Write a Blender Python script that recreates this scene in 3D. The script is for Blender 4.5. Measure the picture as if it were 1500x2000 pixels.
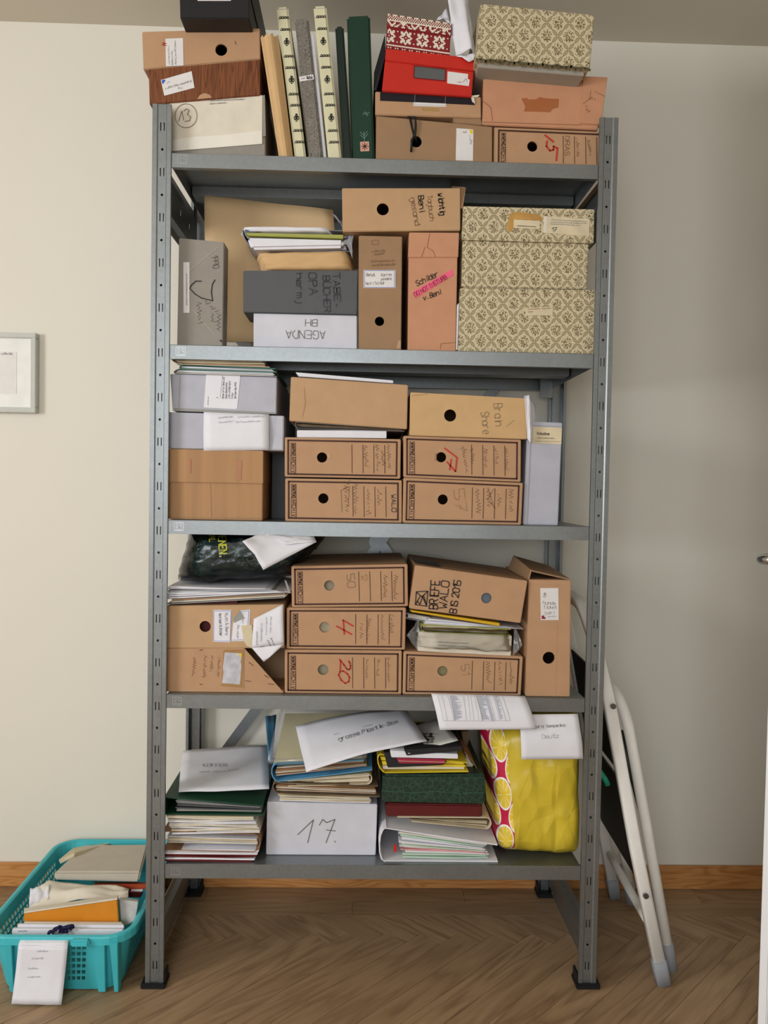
import bpy, bmesh, math, random
from math import sin, cos, pi, sqrt, radians
from mathutils import Vector, Matrix, noise
for o in list(bpy.data.objects): bpy.data.objects.remove(o)
SC = bpy.context.scene; COL = SC.collection
# ------------------------------------------------------------------ camera
CAM = Vector((-.0368, -1.6005, 1.0013)); YAW, PIT, ROL, FPX = .0274, -.0312, .0176, 1594.4
_f = Vector((sin(YAW)*cos(PIT), cos(YAW)*cos(PIT), sin(PIT)))
_r0 = Vector((cos(YAW), -sin(YAW), 0)); _u0 = _r0.cross(_f)
_r = cos(ROL)*_r0 + sin(ROL)*_u0; _u = -sin(ROL)*_r0 + cos(ROL)*_u0
cam = bpy.data.cameras.new('camera'); camo = bpy.data.objects.new('camera', cam); COL.objects.link(camo)
mw = Matrix((_r, _u, -_f)).transposed().to_4x4(); mw.translation = CAM; camo.matrix_world = mw
cam.sensor_fit = 'VERTICAL'; cam.sensor_height = 24; cam.sensor_width = 18; cam.lens = 24*FPX/2000; cam.clip_start = .05
SC.camera = camo
# ------------------------------------------------------------------ light
W = bpy.data.worlds.new('world'); SC.world = W; W.use_nodes = True
bgn = W.node_tree.nodes['Background']; bgn.inputs[0].default_value = (.72, .84, 1, 1); bgn.inputs[1].default_value = 1.5
def area(name, loc, size, rot, power, col):
    l = bpy.data.lights.new(name, 'AREA'); l.shape = 'RECTANGLE'; l.size, l.size_y = size; l.energy = power; l.color = col
    o = bpy.data.objects.new(name, l); COL.objects.link(o); o.location = loc; o.rotation_euler = rot; return o
area('daylight_and_fill', (-2.33, -1.75, 1.3), (.8, 1.0), (0, radians(-90), 0), 42, (.985, .985, 1))
area('daylight_and_fill', (-.5, -3.52, 1.35), (1.5, 1.2), (radians(90), 0, 0), 30, (.95, .975, 1))  # added fill lamp behind the camera, set in an invented second window
vs = SC.view_settings; vs.view_transform = 'Standard'; vs.look = 'None'; vs.exposure = 0.0; vs.gamma = 1; vs.use_curve_mapping = False
# ------------------------------------------------------------------ pixel to place
ZM = {'P': (0, 0, 1), 'R1': (260, 0, 1/3), 'R2': (700, 0, .3467), 'R3': (290, 330, .31333), 'R4': (650, 330, .38), 'R5': (290, 670, .31333),
      'R6': (740, 670, .32), 'S1': (290, 1020, 1/3), 'S2': (740, 1020, .32), 'S3': (290, 1340, .31333), 'S4': (700, 1340, .34667),
      'S5': (0, 1600, .22667), 'S6': (1080, 1100, .45)}
def q(R, pts):
    a, b, s = ZM[R]; return [(a+x*s, b+y*s) for x, y in pts]
def ray(px, py): return _f + _r*((px-750)/FPX) - _u*((py-1000)/FPX)
def atY(px, py, y): d = ray(px, py); return CAM + d*((y-CAM.y)/d.y)
def atZ(px, py, z): d = ray(px, py); return CAM + d*((z-CAM.z)/d.z)
# ------------------------------------------------------------------ materials
def lin(c):
    return tuple((v/255/12.92 if v/255 <= .04045 else ((v/255+.055)/1.055)**2.4) for v in c) + (1,)
MATS = {}
class NT:
    def __init__(s, m): s.t = m.node_tree; s.l = s.t.links
    def n(s, ty, **kw):
        d = s.t.nodes.new(ty)
        for k, v in kw.items(): setattr(d, k, v)
        return d
    def put(s, sock, v):
        if hasattr(v, 'is_linked') or isinstance(v, bpy.types.NodeSocket): s.l.new(v, sock)
        else: sock.default_value = v
    def math(s, op, a, b=None, c=None):
        d = s.n('ShaderNodeMath', operation=op); s.put(d.inputs[0], a)
        if b is not None: s.put(d.inputs[1], b)
        if c is not None: s.put(d.inputs[2], c)
        return d.outputs[0]
    def mix(s, f, a, b):
        d = s.n('ShaderNodeMix', data_type='RGBA'); s.put(d.inputs[0], f); s.put(d.inputs[6], a); s.put(d.inputs[7], b); return d.outputs[2]
    def noise(s, vec, scale, detail=3, dist=0):
        d = s.n('ShaderNodeTexNoise'); d.inputs['Scale'].default_value = scale; d.inputs['Detail'].default_value = detail; d.inputs['Distortion'].default_value = dist
        if vec is not None: s.l.new(vec, d.inputs['Vector'])
        return d.outputs['Fac']
    def ramp(s, f, a, b):
        d = s.n('ShaderNodeMapRange'); s.put(d.inputs[0], f); d.inputs[1].default_value = a; d.inputs[2].default_value = b; return d.outputs[0]
    def sep(s, v): d = s.n('ShaderNodeSeparateXYZ'); s.l.new(v, d.inputs[0]); return d.outputs
    def comb(s, x, y, z=0.): d = s.n('ShaderNodeCombineXYZ'); s.put(d.inputs[0], x); s.put(d.inputs[1], y); s.put(d.inputs[2], z); return d.outputs[0]
    def bump(s, h, st, dist=.001):
        d = s.n('ShaderNodeBump'); d.inputs['Strength'].default_value = st; d.inputs['Distance'].default_value = dist; s.l.new(h, d.inputs['Height']); return d.outputs[0]
def base(name):
    m = bpy.data.materials.new(name); m.use_nodes = True; t = NT(m); b = m.node_tree.nodes['Principled BSDF']
    MATS[name] = m; return m, t, b
def sc(c, k): return (min(c[0]*k, 1), min(c[1]*k, 1), min(c[2]*k, 1), 1)
def M(name, rgb=None, rough=.65, var=.045, scale=28, metal=0, bump=.15, spec=.3, stretch=None):
    if name in MATS: return MATS[name]
    m, t, b = base(name); c = lin(rgb)
    tc = t.n('ShaderNodeTexCoord').outputs['Object']
    if stretch:
        mp = t.n('ShaderNodeMapping'); mp.inputs['Scale'].default_value = stretch; t.l.new(tc, mp.inputs[0]); tc = mp.outputs[0]
    f = t.noise(tc, scale, 4); f2 = t.noise(tc, scale*14, 2)
    col = t.mix(t.ramp(f, .3, .7), sc(c, 1-var), sc(c, 1+var))
    t.l.new(col, b.inputs['Base Color']); b.inputs['Roughness'].default_value = rough; b.inputs['Metallic'].default_value = metal
    b.inputs['Specular IOR Level'].default_value = spec
    if bump: t.l.new(t.bump(f2, bump, .0006), b.inputs['Normal'])
    return m
def mk_steel():
    m, t, b = base('galvanised_steel')
    tc = t.n('ShaderNodeTexCoord').outputs['Object']
    v = t.n('ShaderNodeTexVoronoi'); v.inputs['Scale'].default_value = 170; t.l.new(tc, v.inputs['Vector'])
    sp = t.sep(v.outputs['Color'])[0]; n = t.noise(tc, 12, 3)
    t.l.new(t.mix(t.math('MULTIPLY_ADD', sp, .22, t.math('MULTIPLY', n, .5)), lin((128, 133, 135)), lin((152, 157, 158))), b.inputs['Base Color'])
    b.inputs['Metallic'].default_value = .82; t.l.new(t.math('MULTIPLY_ADD', n, .12, .33), b.inputs['Roughness'])
mk_steel()
def mk_brocade():
    m, t, b = base('brocade_paper')
    uv = t.sep(t.n('ShaderNodeTexCoord').outputs['UV'])
    p = t.math('DIVIDE', uv[0], .0428); qv = t.math('DIVIDE', uv[1], .0497)
    a = t.math('ADD', p, qv); bb = t.math('SUBTRACT', p, qv)
    fa = t.math('FRACT', a); fb = t.math('FRACT', bb)
    ca = t.math('SUBTRACT', fa, .5); cb = t.math('SUBTRACT', fb, .5)
    la = t.math('SUBTRACT', .5, t.math('ABSOLUTE', ca)); lb = t.math('SUBTRACT', .5, t.math('ABSOLUTE', cb))
    w1 = t.math('MULTIPLY', t.math('ABSOLUTE', t.math('SINE', t.math('MULTIPLY', bb, 2*pi))), .085)
    w2 = t.math('MULTIPLY', t.math('ABSOLUTE', t.math('SINE', t.math('MULTIPLY', a, 2*pi))), .085)
    leaf = t.math('MAXIMUM', t.math('SUBTRACT', w1, la), t.math('SUBTRACT', w2, lb))
    isleaf = t.ramp(leaf, -.004, .012); edge = t.math('MULTIPLY', t.ramp(leaf, -.02, 0.), t.math('SUBTRACT', 1., t.ramp(leaf, .012, .03)))
    xx = t.math('MULTIPLY', t.math('ADD', ca, cb), .5); yy = t.math('MULTIPLY', t.math('SUBTRACT', ca, cb), .5)
    r = t.math('SQRT', t.math('ADD', t.math('MULTIPLY', xx, xx), t.math('MULTIPLY', yy, yy)))
    ang = t.math('ARCTAN2', yy, xx)
    pet = t.math('MULTIPLY_ADD', t.math('COSINE', t.math('MULTIPLY', ang, 9)), .07, .19)
    cl = t.comb(xx, yy)
    vo = t.n('ShaderNodeTexVoronoi'); vo.inputs['Scale'].default_value = 17; t.l.new(cl, vo.inputs['Vector'])
    dots = t.math('LESS_THAN', vo.outputs['Distance'], .47)
    fl = t.math('MULTIPLY', t.ramp(t.math('SUBTRACT', pet, r), -.01, .02), dots)
    halo = t.math('MULTIPLY', t.math('LESS_THAN', r, .25), t.math('GREATER_THAN', t.noise(t.comb(p, qv), 15, 2), .55))
    ob = t.n('ShaderNodeTexCoord').outputs['UV']; fine = t.noise(ob, 900, 2)
    col = t.mix(isleaf, lin((210, 197, 164)), lin((174, 161, 126)))
    col = t.mix(edge, col, lin((122, 110, 78))); ringd = t.math('SQRT', t.math('ADD', t.math('MULTIPLY', la, la), t.math('MULTIPLY', lb, lb))); col = t.mix(t.math('LESS_THAN', ringd, .075), col, lin((120, 108, 76))); col = t.mix(t.math('LESS_THAN', ringd, .05), col, lin((206, 192, 152)))
    col = t.mix(halo, col, lin((122, 108, 72)))
    col = t.mix(fl, col, t.mix(t.sep(vo.outputs['Color'])[0], lin((58, 44, 28)), lin((132, 112, 72))))
    col = t.mix(t.math('MULTIPLY', t.ramp(fine, .5, .75), .25), col, lin((95, 86, 60)))
    t.l.new(col, b.inputs['Base Color']); b.inputs['Roughness'].default_value = .7; b.inputs['Specular IOR Level'].default_value = .25
    t.l.new(t.bump(fine, .3, .0005), b.inputs['Normal'])
mk_brocade()
def wood(name, c1, c2, scale=6, stretch=(1, 14, 14), rough=.45, coord='Object', rnd=False, dist=1.2, c3=None, rings=9., ringw=.9, fibs=(3, 160, 160)):
    m, t, b = base(name); tc = t.n('ShaderNodeTexCoord').outputs[coord]
    oi = t.n('ShaderNodeObjectInfo').outputs['Random']
    mp = t.n('ShaderNodeMapping'); mp.inputs['Scale'].default_value = stretch; t.l.new(tc, mp.inputs[0])
    if rnd: t.l.new(t.comb(t.math('MULTIPLY', oi, 37.), t.math('MULTIPLY', oi, 91.), t.math('MULTIPLY', oi, 53.)), mp.inputs['Location'])
    v = mp.outputs[0]
    n1 = t.noise(v, scale*2.2, 4, dist); n2 = t.noise(v, scale*.4, 2, .5)
    rg = t.math('FRACT', t.math('MULTIPLY', n2, rings)); rg = t.math('POWER', t.math('ABSOLUTE', t.math('MULTIPLY_ADD', rg, 2., -1.)), 2.)
    fib = t.n('ShaderNodeMapping'); fib.inputs['Scale'].default_value = fibs; t.l.new(tc, fib.inputs[0]); fb = t.noise(fib.outputs[0], 3, 2)
    fac = t.math('MULTIPLY_ADD', rg, ringw, t.math('MULTIPLY', t.ramp(n1, .3, .7), .4)); fac = t.math('MULTIPLY_ADD', t.ramp(fb, .45, .8), .3, fac)
    col = t.mix(fac, lin(c1), lin(c2))
    if rnd: r2 = t.math('FRACT', t.math('MULTIPLY', oi, 13.7)); col = t.mix(t.math('MULTIPLY', r2, .6), col, lin(c3 or c1))
    t.l.new(col, b.inputs['Base Color']); b.inputs['Roughness'].default_value = rough; b.inputs['Specular IOR Level'].default_value = .35
    t.l.new(t.bump(n1, .08, .0005), b.inputs['Normal']); return m
wood('oak_plank', (178, 148, 112), (126, 98, 70), 5, (.8, 6.5, 6.5), .42, rnd=True, c3=(146, 118, 88), rings=7., ringw=.6)
wood('pine_baseboard', (206, 150, 92), (178, 118, 62), 6, (1.2, 12, 12), .4)
wood('teak_print', (140, 84, 48), (92, 50, 26), 10, (22, 1, 1.0), .4, 'Object', dist=.3, fibs=(220, 4, 4))
def mk_wall(name, rgb):
    m, t, b = base(name); g = t.n('ShaderNodeTexCoord').outputs['Object']; c = lin(rgb)
    f = t.noise(g, 3, 2); f2 = t.noise(g, 260, 3)
    t.l.new(t.mix(f, sc(c, .985), sc(c, 1.01)), b.inputs['Base Color']); b.inputs['Roughness'].default_value = .85
    b.inputs['Specular IOR Level'].default_value = .15; t.l.new(t.bump(f2, .12, .0008), b.inputs['Normal'])
mk_wall('wall_paint', (230, 226, 213)); mk_wall('ceiling_paint', (216, 208, 192)); mk_wall('white_lacquer', (238, 239, 240))
MATS['white_lacquer'].node_tree.nodes['Principled BSDF'].inputs['Roughness'].default_value = .35
def mk_clear(name, tint, gl=.25):
    m, t, b = base(name); t.t.nodes.remove(b); out = [x for x in t.t.nodes if x.type == 'OUTPUT_MATERIAL'][0]
    tr = t.n('ShaderNodeBsdfTransparent'); tr.inputs[0].default_value = tint
    g = t.n('ShaderNodeBsdfGlossy'); g.inputs['Roughness'].default_value = .12
    tc = t.n('ShaderNodeTexCoord').outputs['Object']
    h = t.noise(tc, 45, 2, .8); t.l.new(t.bump(h, .7, .006), g.inputs['Normal'])
    mx = t.n('ShaderNodeMixShader'); fr = t.n('ShaderNodeFresnel'); fr.inputs[0].default_value = 1.45
    t.l.new(t.math('ADD', fr.outputs[0], gl), mx.inputs[0]); t.l.new(tr.outputs[0], mx.inputs[1]); t.l.new(g.outputs[0], mx.inputs[2]); t.l.new(mx.outputs[0], out.inputs[0])
mk_clear('clear_film', (.97, .975, .98, 1), -.025)
def mk_frost():
    m, t, b = base('frosted_plastic'); t.t.nodes.remove(b); out = [x for x in t.t.nodes if x.type == 'OUTPUT_MATERIAL'][0]
    tr = t.n('ShaderNodeBsdfTransparent'); df = t.n('ShaderNodeBsdfDiffuse'); df.inputs[0].default_value = (.82, .84, .86, 1); mx = t.n('ShaderNodeMixShader')
    t.l.new(t.math('MULTIPLY_ADD', t.noise(t.n('ShaderNodeTexCoord').outputs['Object'], 20, 2), .06, .05), mx.inputs[0]); t.l.new(tr.outputs[0], mx.inputs[1]); t.l.new(df.outputs[0], mx.inputs[2])
    g = t.n('ShaderNodeBsdfGlossy'); g.inputs['Roughness'].default_value = .15; m2 = t.n('ShaderNodeMixShader'); m2.inputs[0].default_value = .06
    t.l.new(mx.outputs[0], m2.inputs[1]); t.l.new(g.outputs[0], m2.inputs[2]); t.l.new(m2.outputs[0], out.inputs[0])
mk_frost()
def mk_lemon():
    m, t, b = base('lemon_foil'); uv = t.sep(t.n('ShaderNodeTexCoord').outputs['UV'])
    u, v = uv[0], uv[1]
    X = t.math('DIVIDE', u, .235); Yv = t.math('DIVIDE', v, .36)
    def disc(ox, oy):
        dx = t.math('SUBTRACT', t.math('FRACT', t.math('ADD', X, ox)), .5); dy = t.math('SUBTRACT', t.math('FRACT', t.math('ADD', Yv, oy)), .5)
        return t.math('SQRT', t.math('ADD', t.math('MULTIPLY', dx, dx), t.math('MULTIPLY', dy, dy))), t.math('ARCTAN2', dy, dx)
    r1, a1 = disc(.05, .1); r2, a2 = disc(.55, .6)
    use = t.math('LESS_THAN', r1, r2); r = t.math('MINIMUM', r1, r2)
    an = t.math('ADD', t.math('MULTIPLY', use, a1), t.math('MULTIPLY', t.math('SUBTRACT', 1., use), a2))
    red = lin((196, 30, 70)); ins = t.math('LESS_THAN', r, .345); rim = t.math('GREATER_THAN', r, .30)
    spoke = t.math('MULTIPLY', t.math('GREATER_THAN', t.math('COSINE', t.math('MULTIPLY', an, 9)), .93), t.math('GREATER_THAN', r, .05))
    c = t.mix(spoke, lin((232, 202, 62)), lin((245, 236, 190))); c = t.mix(rim, c, lin((246, 243, 235))); c = t.mix(ins, red, c)
    foil = t.mix(t.noise(t.n('ShaderNodeTexCoord').outputs['Object'], 14, 3), lin((198, 172, 40)), lin((226, 202, 66)))
    c = t.mix(t.math('GREATER_THAN', t.math('SUBTRACT', u, t.math('MULTIPLY', v, -.03)), .20), c, foil)
    t.l.new(c, b.inputs['Base Color']); b.inputs['Roughness'].default_value = .3
    ob = t.n('ShaderNodeTexCoord').outputs['Object']; wr = t.n('ShaderNodeTexVoronoi', feature='F2'); wr.inputs['Scale'].default_value = 13; wr.inputs['Randomness'].default_value = 1; wp = t.n('ShaderNodeMapping'); wp.inputs['Scale'].default_value = (1.5, 1, .8); wp.inputs['Rotation'].default_value = (0, .5, 0); t.l.new(ob, wp.inputs[0]); t.l.new(wp.outputs[0], wr.inputs['Vector'])
    t.l.new(t.bump(wr.outputs['Distance'], .55, .02), b.inputs['Normal'])
mk_lemon()
def mk_darkbag():
    m, t, b = base('dark_print_bag'); tc = t.n('ShaderNodeTexCoord').outputs['Object']
    n = t.noise(tc, 22, 3, 1.5); f = t.math('MULTIPLY', t.math('GREATER_THAN', t.math('SINE', t.math('MULTIPLY', n, 60.)), .72), t.ramp(t.noise(tc, 9, 2), .45, .6))
    bl = t.ramp(t.noise(tc, 7, 1), .55, .68)
    c = t.mix(bl, lin((26, 42, 42)), lin((24, 50, 72))); t.l.new(t.mix(f, c, lin((92, 116, 108))), b.inputs['Base Color'])
    b.inputs['Roughness'].default_value = .3
mk_darkbag()
def mk_emb():
    m, t, b = base('embossed_grey'); tc = t.n('ShaderNodeTexCoord').outputs['Object']
    n = t.noise(tc, 60, 1, 2.6); s = t.math('ABSOLUTE', t.math('SINE', t.math('MULTIPLY', n, 16.)))
    t.l.new(t.mix(t.ramp(s, 0, .45), lin((66, 62, 56)), lin((128, 122, 112))), b.inputs['Base Color']); b.inputs['Roughness'].default_value = .55
    t.l.new(t.bump(s, .5, .001), b.inputs['Normal'])
mk_emb()
def mk_marble():
    m, t, b = base('marbled_green'); tc = t.n('ShaderNodeTexCoord').outputs['Object']
    v = t.n('ShaderNodeTexVoronoi', feature='DISTANCE_TO_EDGE'); v.inputs['Scale'].default_value = 85
    mp = t.n('ShaderNodeVectorMath', operation='ADD'); t.l.new(tc, mp.inputs[0])
    nn = t.n('ShaderNodeTexNoise'); nn.inputs['Scale'].default_value = 30; t.l.new(tc, nn.inputs[0]); ml = t.n('ShaderNodeVectorMath', operation='SCALE'); ml.inputs['Scale'].default_value = .02; t.l.new(nn.outputs['Color'], ml.inputs[0]); t.l.new(ml.outputs[0], mp.inputs[1])
    t.l.new(mp.outputs[0], v.inputs['Vector'])
    t.l.new(t.mix(t.ramp(v.outputs[0], .0, .10), lin((38, 74, 54)), lin((18, 44, 30))), b.inputs['Base Color']); b.inputs['Roughness'].default_value = .45
mk_marble()
def mk_photo():
    m, t, b = base('mono_photo'); tc = t.n('ShaderNodeTexCoord').outputs['UV']; s = t.sep(tc)
    n = t.noise(tc, 9, 5, .6); ins = t.math('MULTIPLY', t.math('LESS_THAN', t.math('ABSOLUTE', t.math('SUBTRACT', s[0], .5)), .47), t.math('LESS_THAN', t.math('ABSOLUTE', t.math('SUBTRACT', s[1], .5)), .46))
    d = t.math('SQRT', t.math('ADD', t.math('POWER', t.math('SUBTRACT', s[0], .42), 2.), t.math('POWER', t.math('SUBTRACT', s[1], .35), 2.)))
    dark = t.ramp(t.math('ADD', t.math('MULTIPLY', n, .9), d), .54, .68)
    c = t.mix(dark, lin((30, 30, 30)), lin((205, 202, 195))); t.l.new(t.mix(ins, lin((226, 223, 215)), c), b.inputs['Base Color']); b.inputs['Roughness'].default_value = .3
mk_photo()
TAN = M('kraft_board', (184, 145, 110)); TAN2 = M('brown_board', (156, 124, 92)); TAN3 = M('ochre_board', (189, 153, 114)); SAL = M('salmon_board', (197, 144, 110))
COR = M('corrugated_board', (172, 132, 92), var=.10, scale=60, stretch=(1, 1, .04)); KRF = M('kraft_paper', (206, 170, 122)); ENV = M('envelope_kraft', (214, 182, 138), scale=6)
DGR = M('charcoal_board', (84, 85, 88), .5); BLK = M('black_board', (34, 34, 36), .5); LGR = M('pale_grey_board', (178, 179, 190), .5, .05); GRY = M('warm_grey_board', (146, 140, 130), .6)
MGR = M('grey_board', (150, 150, 146)); WHB = M('white_board', (206, 207, 216), .5, .04); PAP = M('white_paper', (226, 226, 232), .75, .03, bump=.05); OFF = M('offwhite_paper', (222, 214, 196), .75, .06)
CRM = M('cream_paper', (214, 200, 168), .75, .1); STK = M('sticker_paper', (224, 222, 220), .6, .03, bump=0)
RED = M('red_board', (196, 44, 32), .42); NRD = M('nordic_red', (134, 32, 36), .6); NRW = M('nordic_cream', (228, 214, 196), .7)
DGN = M('dark_green_cloth', (24, 56, 40), .6); DG2 = M('black_green_cloth', (24, 40, 32), .6); GNB = M('green_binder_vinyl', (28, 66, 46), .4); DRD = M('dark_red_cloth', (92, 26, 26), .55)
IVO = M('ivory_vinyl', (214, 210, 176), .45, .05); BLU = M('blue_card', (96, 162, 204), .5); YEL = M('yellow_card', (228, 204, 52), .5); LIM = M('olive_green_card', (164, 166, 84), .6); TEALC = M('green_card', (92, 150, 128), .6)
TEA = M('teal_plastic', (70, 186, 196), .4, .04, bump=.05); ORG = M('orange_card', (212, 136, 36), .5); RST = M('rust_card', (170, 72, 40), .55); BEI = M('beige_linen', (196, 188, 172), .75); BRN = M('brown_folder_card', (148, 110, 76), .7, .16)
DKB = M('dark_brown_folder', (110, 92, 70), .7, .2); RUB = M('black_rubber', (24, 24, 26), .6); CAP = M('grey_plastic_cap', (150, 154, 160), .5); LAD = M('white_ladder_paint', (238, 236, 230), .38, .03, bump=.03)
GRP = M('grey_plastic_sleeve', (150, 150, 156), .4); CRO = M('chrome', (210, 212, 214), .14, .02, metal=1, bump=0); FRM = M('frame_paint', (198, 200, 192), .5)
PNK = M('pink_tape', (236, 100, 130), .5); OLV = M('olive_contents', (196, 184, 136), .7, .08); NVY = M('navy_cord', (26, 24, 64), .7); TAPE = M('old_tape', (168, 102, 62), .3); TAP2 = M('packing_tape', (168, 128, 84), .2)
INK = M('black_ink', (26, 24, 26), .5, bump=0); GNK = M('grey_ink', (104, 92, 82), .6, bump=0); BNK = M('brown_ink', (96, 66, 44), .6, bump=0); RNK = M('red_ink', (190, 48, 36), .5, bump=0); PRT = M('dark_print', (70, 40, 30), .6, bump=0); FNT = M('faint_print', (160, 160, 164), .7, bump=0); GNI = M('green_ink', (30, 90, 60), .6, bump=0); BLI = M('blue_mark', (50, 90, 190), .5, bump=0); YLI = M('yellow_print', (206, 206, 60), .5, bump=0); MAG = M('crimson_mark', (150, 30, 60), .5, bump=0); STN = M('brown_stain', (170, 136, 84), .7, bump=0)
GLS = M('picture_glass', (236, 238, 234), .06, .01, bump=0, spec=.5); FLW = M('flower_pink', (206, 160, 140), .6, bump=0); PGN = M('pale_green_thread', (120, 150, 140), .6, bump=0); GRN = M('clip_green', (30, 140, 110), .5)
STL = MATS['galvanised_steel']; BRO = MATS['brocade_paper']
# ------------------------------------------------------------------ object helpers
def thing(name, label, cat, loc=(0, 0, 0), group=None, kind=None):
    o = bpy.data.objects.new(name, None); COL.objects.link(o); o.location = loc; o.empty_display_size = .05
    if label: o['label'] = label
    if cat: o['category'] = cat
    if group: o['group'] = group
    if kind: o['kind'] = kind
    return o
def wloc(p):
    v = Vector((0, 0, 0))
    while p is not None: v = v + p.location; p = p.parent
    return v
def mesh(name, verts, faces, mat, parent=None, uvs=None, smooth=False, mats=None, fm=None, label=None):
    off = wloc(parent); me = bpy.data.meshes.new(name)
    me.from_pydata([tuple(Vector(v)-off) for v in verts], [], faces)
    me.materials.append(mat)
    for x in (mats or []): me.materials.append(x)
    if fm: me.polygons.foreach_set('material_index', fm)
    if uvs:
        l = me.uv_layers.new()
        for lp in me.loops: l.data[lp.index].uv = uvs[lp.vertex_index]
    if smooth: me.polygons.foreach_set('use_smooth', [True]*len(me.polygons))
    me.update(); o = bpy.data.objects.new(name, me); COL.objects.link(o); o.parent = parent
    if label: o['label'] = label
    return o
def frombm(name, bm, mat, parent, uvm=False):
    off = wloc(parent); me = bpy.data.meshes.new(name)
    if uvm:
        l = bm.loops.layers.uv.new()
        for f in bm.faces:
            n = f.normal; a = [abs(n.x), abs(n.y), abs(n.z)]; k = a.index(max(a))
            for lp in f.loops:
                c = lp.vert.co
                lp[l].uv = ((c.x, c.z), (c.x, c.y))[k == 2] if k != 0 else (c.y, c.z)
    bmesh.ops.translate(bm, verts=bm.verts, vec=-off); bm.to_mesh(me); bm.free()
    me.materials.append(mat); o = bpy.data.objects.new(name, me); COL.objects.link(o); o.parent = parent; return o
def hexa(front, back, bev=.0012):
    bm = bmesh.new(); a = [bm.verts.new(p) for p in front]; b = [bm.verts.new(p) for p in back]
    # front order TL TR BR BL seen from -y
    F = bm.faces.new((a[3], a[2], a[1], a[0])); bm.faces.new(b)
    for i in range(4):
        j = (i+1) % 4; bm.faces.new((a[i], a[j], b[j], b[i]))
    bmesh.ops.recalc_face_normals(bm, faces=bm.faces)
    if bev: bmesh.ops.bevel(bm, geom=list(bm.edges), offset=bev, segments=2, affect='EDGES', clamp_overlap=True)
    return bm
class Face:
    def __init__(s, pts):
        s.p = [Vector(p) for p in pts]; TL, TR, BR, BL = s.p
        s.n = (TR-TL).cross(BL-TL).normalized()
        if s.n.y > 0: s.n = -s.n
    def at(s, px, py, off=.0008):
        d = ray(px, py); t = (s.p[0]-CAM).dot(s.n)/d.dot(s.n); return CAM + d*t + s.n*off
    def uv(s, u, v, off=.0008):
        TL, TR, BR, BL = s.p; return (TL*(1-u)+TR*u)*(1-v) + (BL*(1-u)+BR*u)*v + s.n*off
    def uvof(s, P):
        TL, TR, BR, BL = s.p; e = (TR-TL+BR-BL)*.5; g = (BL-TL+BR-TR)*.5; d = P-TL
        a, b, c = e.dot(e), e.dot(g), g.dot(g); de = a*c-b*b
        return (d.dot(e)*c-d.dot(g)*b)/de, (a*d.dot(g)-b*d.dot(e))/de
def quad3(R, pts, y, rest=None):
    px = q(R, pts); ys = y if isinstance(y, (list, tuple)) else [y]*4
    P = [atY(a, b, yy) for (a, b), yy in zip(px, ys)]
    if rest is not None: P[2].z = rest; P[3].z = rest
    return P
def body(name, P, d, mat, root, hole=None, bev=.0012, uvm=False, back=None):
    B = back or [p + Vector((0, d, 0)) for p in P]
    bm = hexa(P, B, bev)
    if hole:
        c, r = hole; fn = Face(P).n
        bm.faces.ensure_lookup_table()
        cand = max(bm.faces, key=lambda f: f.calc_area() if f.normal.dot(fn) > .98 else 0)
        vs_ = list(cand.verts); n = cand.normal.copy(); mid = cand.calc_center_median()
        bmesh.ops.delete(bm, geom=[cand], context='FACES_ONLY')
        e1 = Vector((1, 0, 0)); e1 = (e1-n*e1.dot(n)).normalized(); e2 = n.cross(e1)
        cc = c - n*((c-mid).dot(n)); N = 24
        ring = [bm.verts.new(cc+(e1*cos(2*pi*i/N)+e2*sin(2*pi*i/N))*r) for i in range(N)]
        inr = [bm.verts.new(v.co-n*.004) for v in ring]
        ang = lambda v: math.atan2((v.co-cc).dot(e2), (v.co-cc).dot(e1)) % (2*pi)
        cs = sorted(vs_, key=ang); ca = [ang(v) for v in cs]; k = len(cs)
        def own(i):
            a = 2*pi*(i % N)/N; return min(range(k), key=lambda j: abs((a-ca[j]+pi) % (2*pi)-pi))
        for i in range(N):
            j = (i+1) % N; o1, o2 = own(i), own(j)
            f = bm.faces.new((cs[o1], ring[j], ring[i]))
            if o1 != o2: bm.faces.new((cs[o1], cs[o2], ring[j]))
            bm.faces.new((ring[i], ring[j], inr[j], inr[i]))
        bmesh.ops.recalc_face_normals(bm, faces=bm.faces)
    return frombm(name, bm, mat, root, uvm)
def box(name, label, cat, R, pts, y, d, mat, rest=None, hole=None, group=None, bev=.0014, part='body', uvm=False):
    P = quad3(R, pts, y, rest); c = sum(P, Vector())/4
    root = thing(name, label, cat, (c.x, c.y+d/2, min(P[2].z, P[3].z)), group); F = Face(P)
    h = None
    if hole:
        hx, hy, hr = hole; a, b, s = ZM[R]
        hp = F.at(a+hx*s, b+hy*s, 0); h = (hp, (F.at(a+(hx+hr)*s, b+hy*s, 0)-hp).length)
    body(part, P, d, mat, root, h, bev, uvm)
    F.R = R; F.d = d; F.root = root; F.P = P
    return F
def patch(F, name, R, pts, mat, off=.0008, root=None, label=None):
    """thin sticker polygon lying on a face"""
    px = q(R, pts); a = [F.at(x, y, off) for x, y in px]; b = [p - F.n*(off-.0001) for p in a]; n = len(a)
    return mesh(name, a+b, [tuple(range(n))]+[(i, n+i, n+(i+1) % n, (i+1) % n) for i in range(n)], mat, root or F.root, label=label)
def ribbons(name, lines, w, mat, root, nrm):
    """pen strokes: polylines of world points drawn as flat ribbons"""
    V, FC = [], []
    for L in lines:
        if len(L) < 2: continue
        for i in range(len(L)-1):
            a, b = L[i], L[i+1]; d = b-a
            if d.length < 1e-6: continue
            d.normalize(); s = d.cross(nrm).normalized()*(w/2); e = d*(w*.3); k = len(V)
            V += [a-e+s, a-e-s, b+e-s, b+e+s]; FC.append((k, k+1, k+2, k+3))
    if V: return mesh(name, V, FC, mat, root)
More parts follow.
